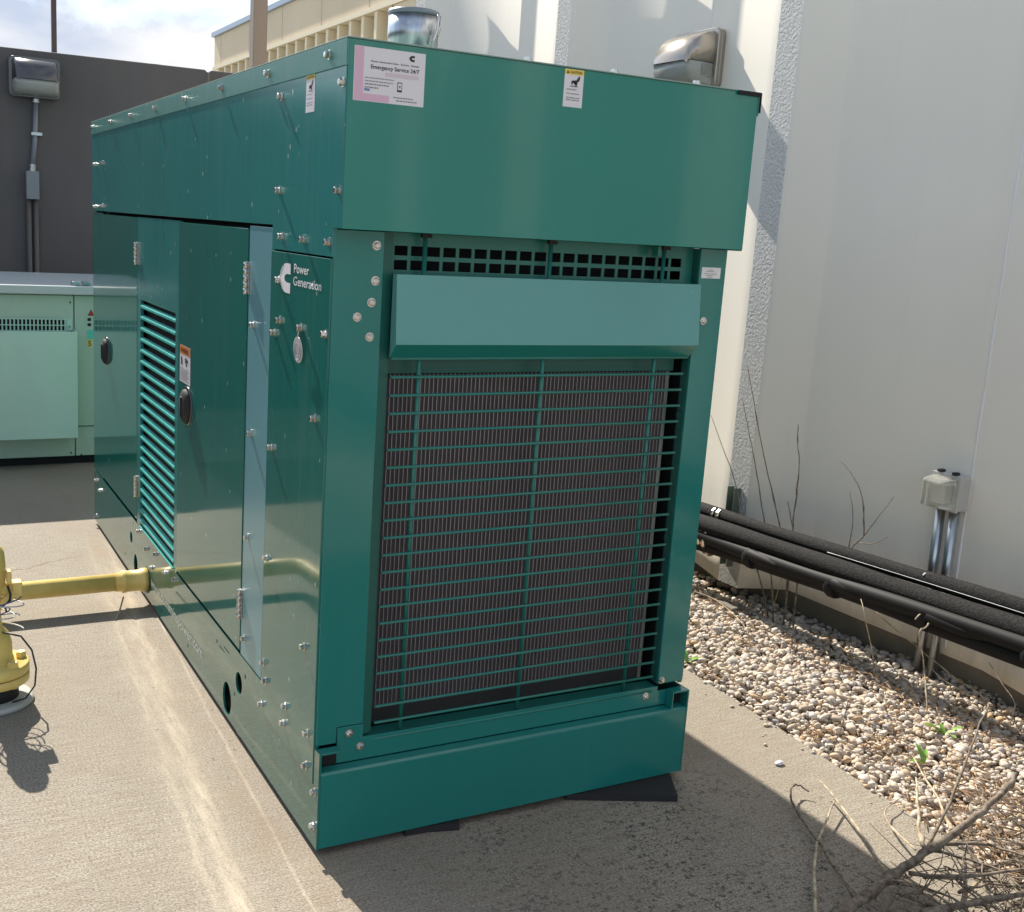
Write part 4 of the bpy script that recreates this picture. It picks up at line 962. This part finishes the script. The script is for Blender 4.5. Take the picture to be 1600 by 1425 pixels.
for k_ in Wd:
    for e_ in (0, -1):
        q_ = Wd[k_][e_]
        if q_[2] < -.01 or (q_[2] < .15 and e_ == -1 and k_ in 'AC'): Wd[k_] = (Wd[k_] + [(q_[0], q_[1]-.01, float(gz(q_[0], q_[1]))-.03)]) if e_ else ([(q_[0], q_[1]-.01, float(gz(q_[0], q_[1]))-.03)] + Wd[k_])
SG = 'dead weed stems along the white wall'
stems_thing('dead_weed_stem', [Wd['A'][::-1]], 'tallest bare dark stem standing in front of the white stippled rib', 'dead stem', 'bark', .0042, .0012, 1, SG)
stems_thing('dead_weed_stem', [Wd['B'][::-1]], 'bare dark stem just left of the tallest one, crossing the stippled rib', 'dead stem', 'bark', .0038, .0012, 2, SG)
stems_thing('dead_weed_stem', [Wd['C'][::-1], Wd['C2'][::-1]], 'knobbly upright stem with a short side twig, right of the stippled rib', 'dead stem', 'bark', .0038, .0016, 3, SG)
stems_thing('dead_weed_stem', [Wd['D'][::-1]], 'bare stem leaning out from behind the green generator over the strut', 'dead stem', 'bark', .0036, .0012, 4, SG)
stems_thing('dead_weed_stem', [Wd['E'], Wd['E2'], Wd['E3'], Wd['E4']], 'branching bare twig above the black pipes in the middle of the white wall', 'dead stem', 'bark', .0036, .0010, 5, SG)
stems_thing('dead_weed_stem', [Wd['F'][::-1]], 'short pale stem on the gravel below the middle of the black pipes', 'dead stem', 'dry', .0028, .0016, 6, SG)
stems_thing('dead_weed_stem', [Wd['F2'][::-1]], 'thin pale stem below the strut clamps', 'dead stem', 'dry', .0026, .0016, 7, SG)
stems_thing('dead_weed_stem', [Wd['Gd'][::-1], Wd['I'][::-1]], 'long pale stems lying slanted over the gravel below the small glass lamp', 'dead stem', 'dry', .0036, .0016, 8, SG)
stems_thing('dead_weed_stem', [Wd['H'][::-1]], 'pale stem with a hooked tip in front of the conduits', 'dead stem', 'dry', .0030, .0018, 9, SG)
stems_thing('dead_weed_stem', [Wd['J'][::-1]], 'short dark stem near the footing at the right edge', 'dead stem', 'bark', .0026, .0012, 10, SG)
stems_thing('dead_weed_stem', [Wd['K'][::-1]], 'thin stem lying flat on the gravel behind the generator corner', 'dead stem', 'dry', .0022, .0014, 11, SG)
stems_thing('dead_weed_stem', [Wd['N'][::-1]], 'thin dark upright stem at the pad edge in the gravel', 'dead stem', 'bark', .0022, .0012, 12, SG)
bp = empty('dead_branch_pile', (1.4, -.7, -.02), 'tangled pile of bare dead branches at the lower right corner', 'branches')
for i, (nm, (pts, r)) in enumerate(Br.items()):
    bm = new(); q = pts; rev = nm in ('b2', 'main', 'b8', 'b9', 'b10', 'b12', 'b13')
    stem(bm, q if rev else q[::-1], r*.95, r*.42, 40+i, amp=.0035 if r > .008 else .002, n=10)
    mesh_obj('branch', bm, M['bark'] if nm in ('main', 'b2', 'b6', 'b8', 'b9', 'b10', 'b12', 'b13') else M['dry'], bp)
rr = random.Random(21)
for k in range(34):     # more bare branches lying criss-cross in the heap
    c = Vector((rr.uniform(1.05, 1.75), 0, rr.uniform(.0, .09))); c.y = -.74 - rr.random()*.30 + (c.x - 1.2)*.10
    a = rr.uniform(-.5, 1.3) if rr.random() < .7 else rr.uniform(1.3, 2.8); L_ = rr.uniform(.18, .5)
    d = Vector((math.cos(a), math.sin(a), rr.uniform(-.05, .22)))
    pts = [c - d*L_*.5, c + Vector((rr.gauss(0, .012), rr.gauss(0, .012), rr.gauss(0, .008))), c + d*L_*.5 + Vector((0, 0, -.01))]
    pts = [Vector((p.x, p.y, max(p.z, -.012))) for p in pts]
    bm = new(); stem(bm, [tuple(p) for p in pts], rr.uniform(.002, .0055), .0014, 300+k, amp=.0025, n=7)
    for s_ in range(rr.randint(1, 3)):
        q = rr.uniform(.3, .9); b0 = pts[1].lerp(pts[2], q); dd = (d + Vector((rr.gauss(0, .6), rr.gauss(0, .6), rr.uniform(0, .4)))).normalized()*rr.uniform(.05, .14)
        tube(bm, [b0, b0 + dd*.5 + Vector((0, 0, .004)), b0 + dd], [.0024, .0017, .0007], 5)
    mesh_obj('branch', bm, M['bark'] if rr.random() < .75 else M['dry'], bp)
# fine twigs springing from the pile
rr = random.Random(5); bm = new()
for k in range(280):
    c = Vector((rr.uniform(1.08, 1.75), 0, rr.uniform(0, .11))); c.y = -.66 - rr.random()*.34 - (1.62 - c.x)*.06
    d = Vector((rr.uniform(-1, 1), rr.uniform(-1, .7), rr.uniform(-.15, .35))).normalized()*rr.uniform(.05, .17)
    b = Vector((rr.uniform(-1, 1), rr.uniform(-1, 1), rr.uniform(-.5, .5)))*.012
    tube(bm, [c, c + d*.5 + b, c + d], [.0019, .0014, .0006], 4)
mesh_obj('fine_twig', bm, M['bark'], bp, kind='stuff')
# litter: slivers and dead leaves on and beside the gravel
bm = new()
def sliver(c, L_, w_, ang, tip, lift=.003):
    c.z += float(gz(c.x, c.y)) + .034
    d = Vector((math.cos(ang), math.sin(ang), tip)); s_ = Vector((-math.sin(ang), math.cos(ang), .2*tip))
    p = [c - d*L_*.5 - s_*w_*.2, c - s_*w_*.5 + Vector((0,0,lift)), c + d*L_*.5, c + s_*w_*.5 + Vector((0,0,lift*.3))]
    bm.faces.new([bm.verts.new(v) for v in p])
for k in range(1200):
    x = rr.uniform(1.55, 2.05); y = -.72 + rr.gauss(0, .20) + (x-1.6)*.35
    if y > -.28 + (x-1.6)*.2: continue
    sliver(Vector((x, y, -.022 + rr.uniform(-.006, .022))), rr.uniform(.015, .075), rr.uniform(.0012, .005), rr.uniform(0, 3.14), rr.uniform(-.25, .3))
for k in range(600):
    y = rr.uniform(-.9, 1.2); x = 2.33 + rr.gauss(0, .055) - .04*y
    sliver(Vector((x, y, -.020 + rr.uniform(-.006, .008))), rr.uniform(.01, .05), rr.uniform(.0015, .007), rr.uniform(0, 3.14), rr.uniform(-.25, .25))
for cx_, cy_, n_, s_ in ((1.80, -.12, 160, .06), (1.68, .02, 70, .02), (2.05, .75, 60, .02), (1.72, .50, 90, .04), (1.95, -.10, 120, .10), (2.15, .0, 160, .12), (2.35, 1.25, 140, .06)):
    for k in range(n_): sliver(Vector((cx_ + rr.gauss(0, s_), cy_ + rr.gauss(0, s_), -.020 + rr.uniform(-.006, .012))), rr.uniform(.01, .035), rr.uniform(.001, .005), rr.uniform(0, 3.14), rr.uniform(-.4, .4))
for k in range(70):      # dry bits blown onto the pad
    x = rr.uniform(-.5, 1.5); y = rr.uniform(-.8, 2.2)
    if -.03 < x < 1.13 and y > -.05: x = -.012 - abs(rr.gauss(0, .05))
    c = Vector((x, y, -.018)); c.z -= float(gz(c.x, c.y)) + .034
    sliver(c, rr.uniform(.004, .016), rr.uniform(.001, .004), rr.uniform(0, 3.14), rr.uniform(-.1, .1), .001)
mesh_obj('leaf_litter', bm, M['litter'], None, label='brown dead leaves and needles scattered over the gravel', cat='litter', kind='stuff')
# green weeds
def weed(loc, leaves, label):
    loc = (loc[0], loc[1], float(gz(loc[0], loc[1])) - .005)
    r_ = empty('green_weed', loc, label, 'weed', 'small green weeds in the gravel')
    for i, (a, L_, w_, up) in enumerate(leaves):
        bm = new(); rows = []
        for k in range(7):
            q = k/6; wd = w_*math.sin(math.pi*min(1, q*.92+.08))**.8*.5 + .0005
            c = Vector(loc) + Vector((math.cos(a), math.sin(a), 0))*L_*q*(1-.15*up) + Vector((0, 0, up*L_*q*(1-.45*q)))
            s_ = Vector((-math.sin(a), math.cos(a), 0))
            rows.append([bm.verts.new(c - s_*wd + Vector((0,0,wd*.4))), bm.verts.new(c), bm.verts.new(c + s_*wd + Vector((0,0,wd*.4)))])
        for p, q in zip(rows, rows[1:]):
            for k in range(2): f = bm.faces.new((p[k], p[k+1], q[k+1], q[k])); f.smooth = True
        mesh_obj('leaf', bm, M['leaf'], r_)
weed((2.20, -.04, -.035), [(2.6, .085, .026, .75), (2.9, .06, .018, .5), (-.4, .07, .016, .8), (-1.6, .05, .018, .4), (1.2, .05, .015, .9)], 'broad green weed nearest the wall on the gravel')
weed((1.90, -.20, -.035), [(2.9, .055, .022, .35), (.6, .05, .018, 1.1), (1.3, .06, .014, 1.3)], 'green weed with a folded leaf in the middle of the gravel')
weed((1.705, .68, -.03), [(2.4, .05, .018, 1.), (-.2, .06, .02, .4), (1.2, .05, .016, 1.2), (-1.8, .03, .014, .6)], 'yellow green weed against the right side of the generator')
weed((1.79, .36, -.03), [(2.4, .018, .009, .8), (.2, .018, .009, .8), (-1.2, .016, .008, .9)], 'tiny green seedling near the pad edge')
# stray stone chip on the pad, block by the wall
bm = new(); bmesh.ops.create_icosphere(bm, subdivisions=2, radius=1)
for v in bm.verts: v.co = Vector((v.co.x*.016, v.co.y*.009, v.co.z*.007)) + Vector((1.430, -.077, -.014)) + Vector((rng.normal(), rng.normal(), rng.normal()))*.0007
tag(mesh_obj('stone_chip', bm, M['sticker'], None), 'small white stone chip lying on the sunlit concrete edge', 'stone')
bm = new(); box(bm, 2.30, 2.39, 1.13, 1.21, -.13, -.05)
for v in bm.verts: v.co += Vector((rng.normal(), rng.normal(), rng.normal()))*.008
tag(mesh_obj('broken_block', bm, M['footing'], None, bevel=.006), 'broken grey concrete lump on the gravel beneath the strut', 'stone')
# thin stick leaning by the gas pipe coupling
bm = new(); tube(bm, [(-.10, 1.80, .03), (-.125, 1.74, .0), (-.15, 1.69, -.018)], [.003, .0035, .0025], 6)
tag(mesh_obj('bent_twig', bm, M['dry'], None), 'thin dry twig leaning against the yellow pipe coupling', 'twig')
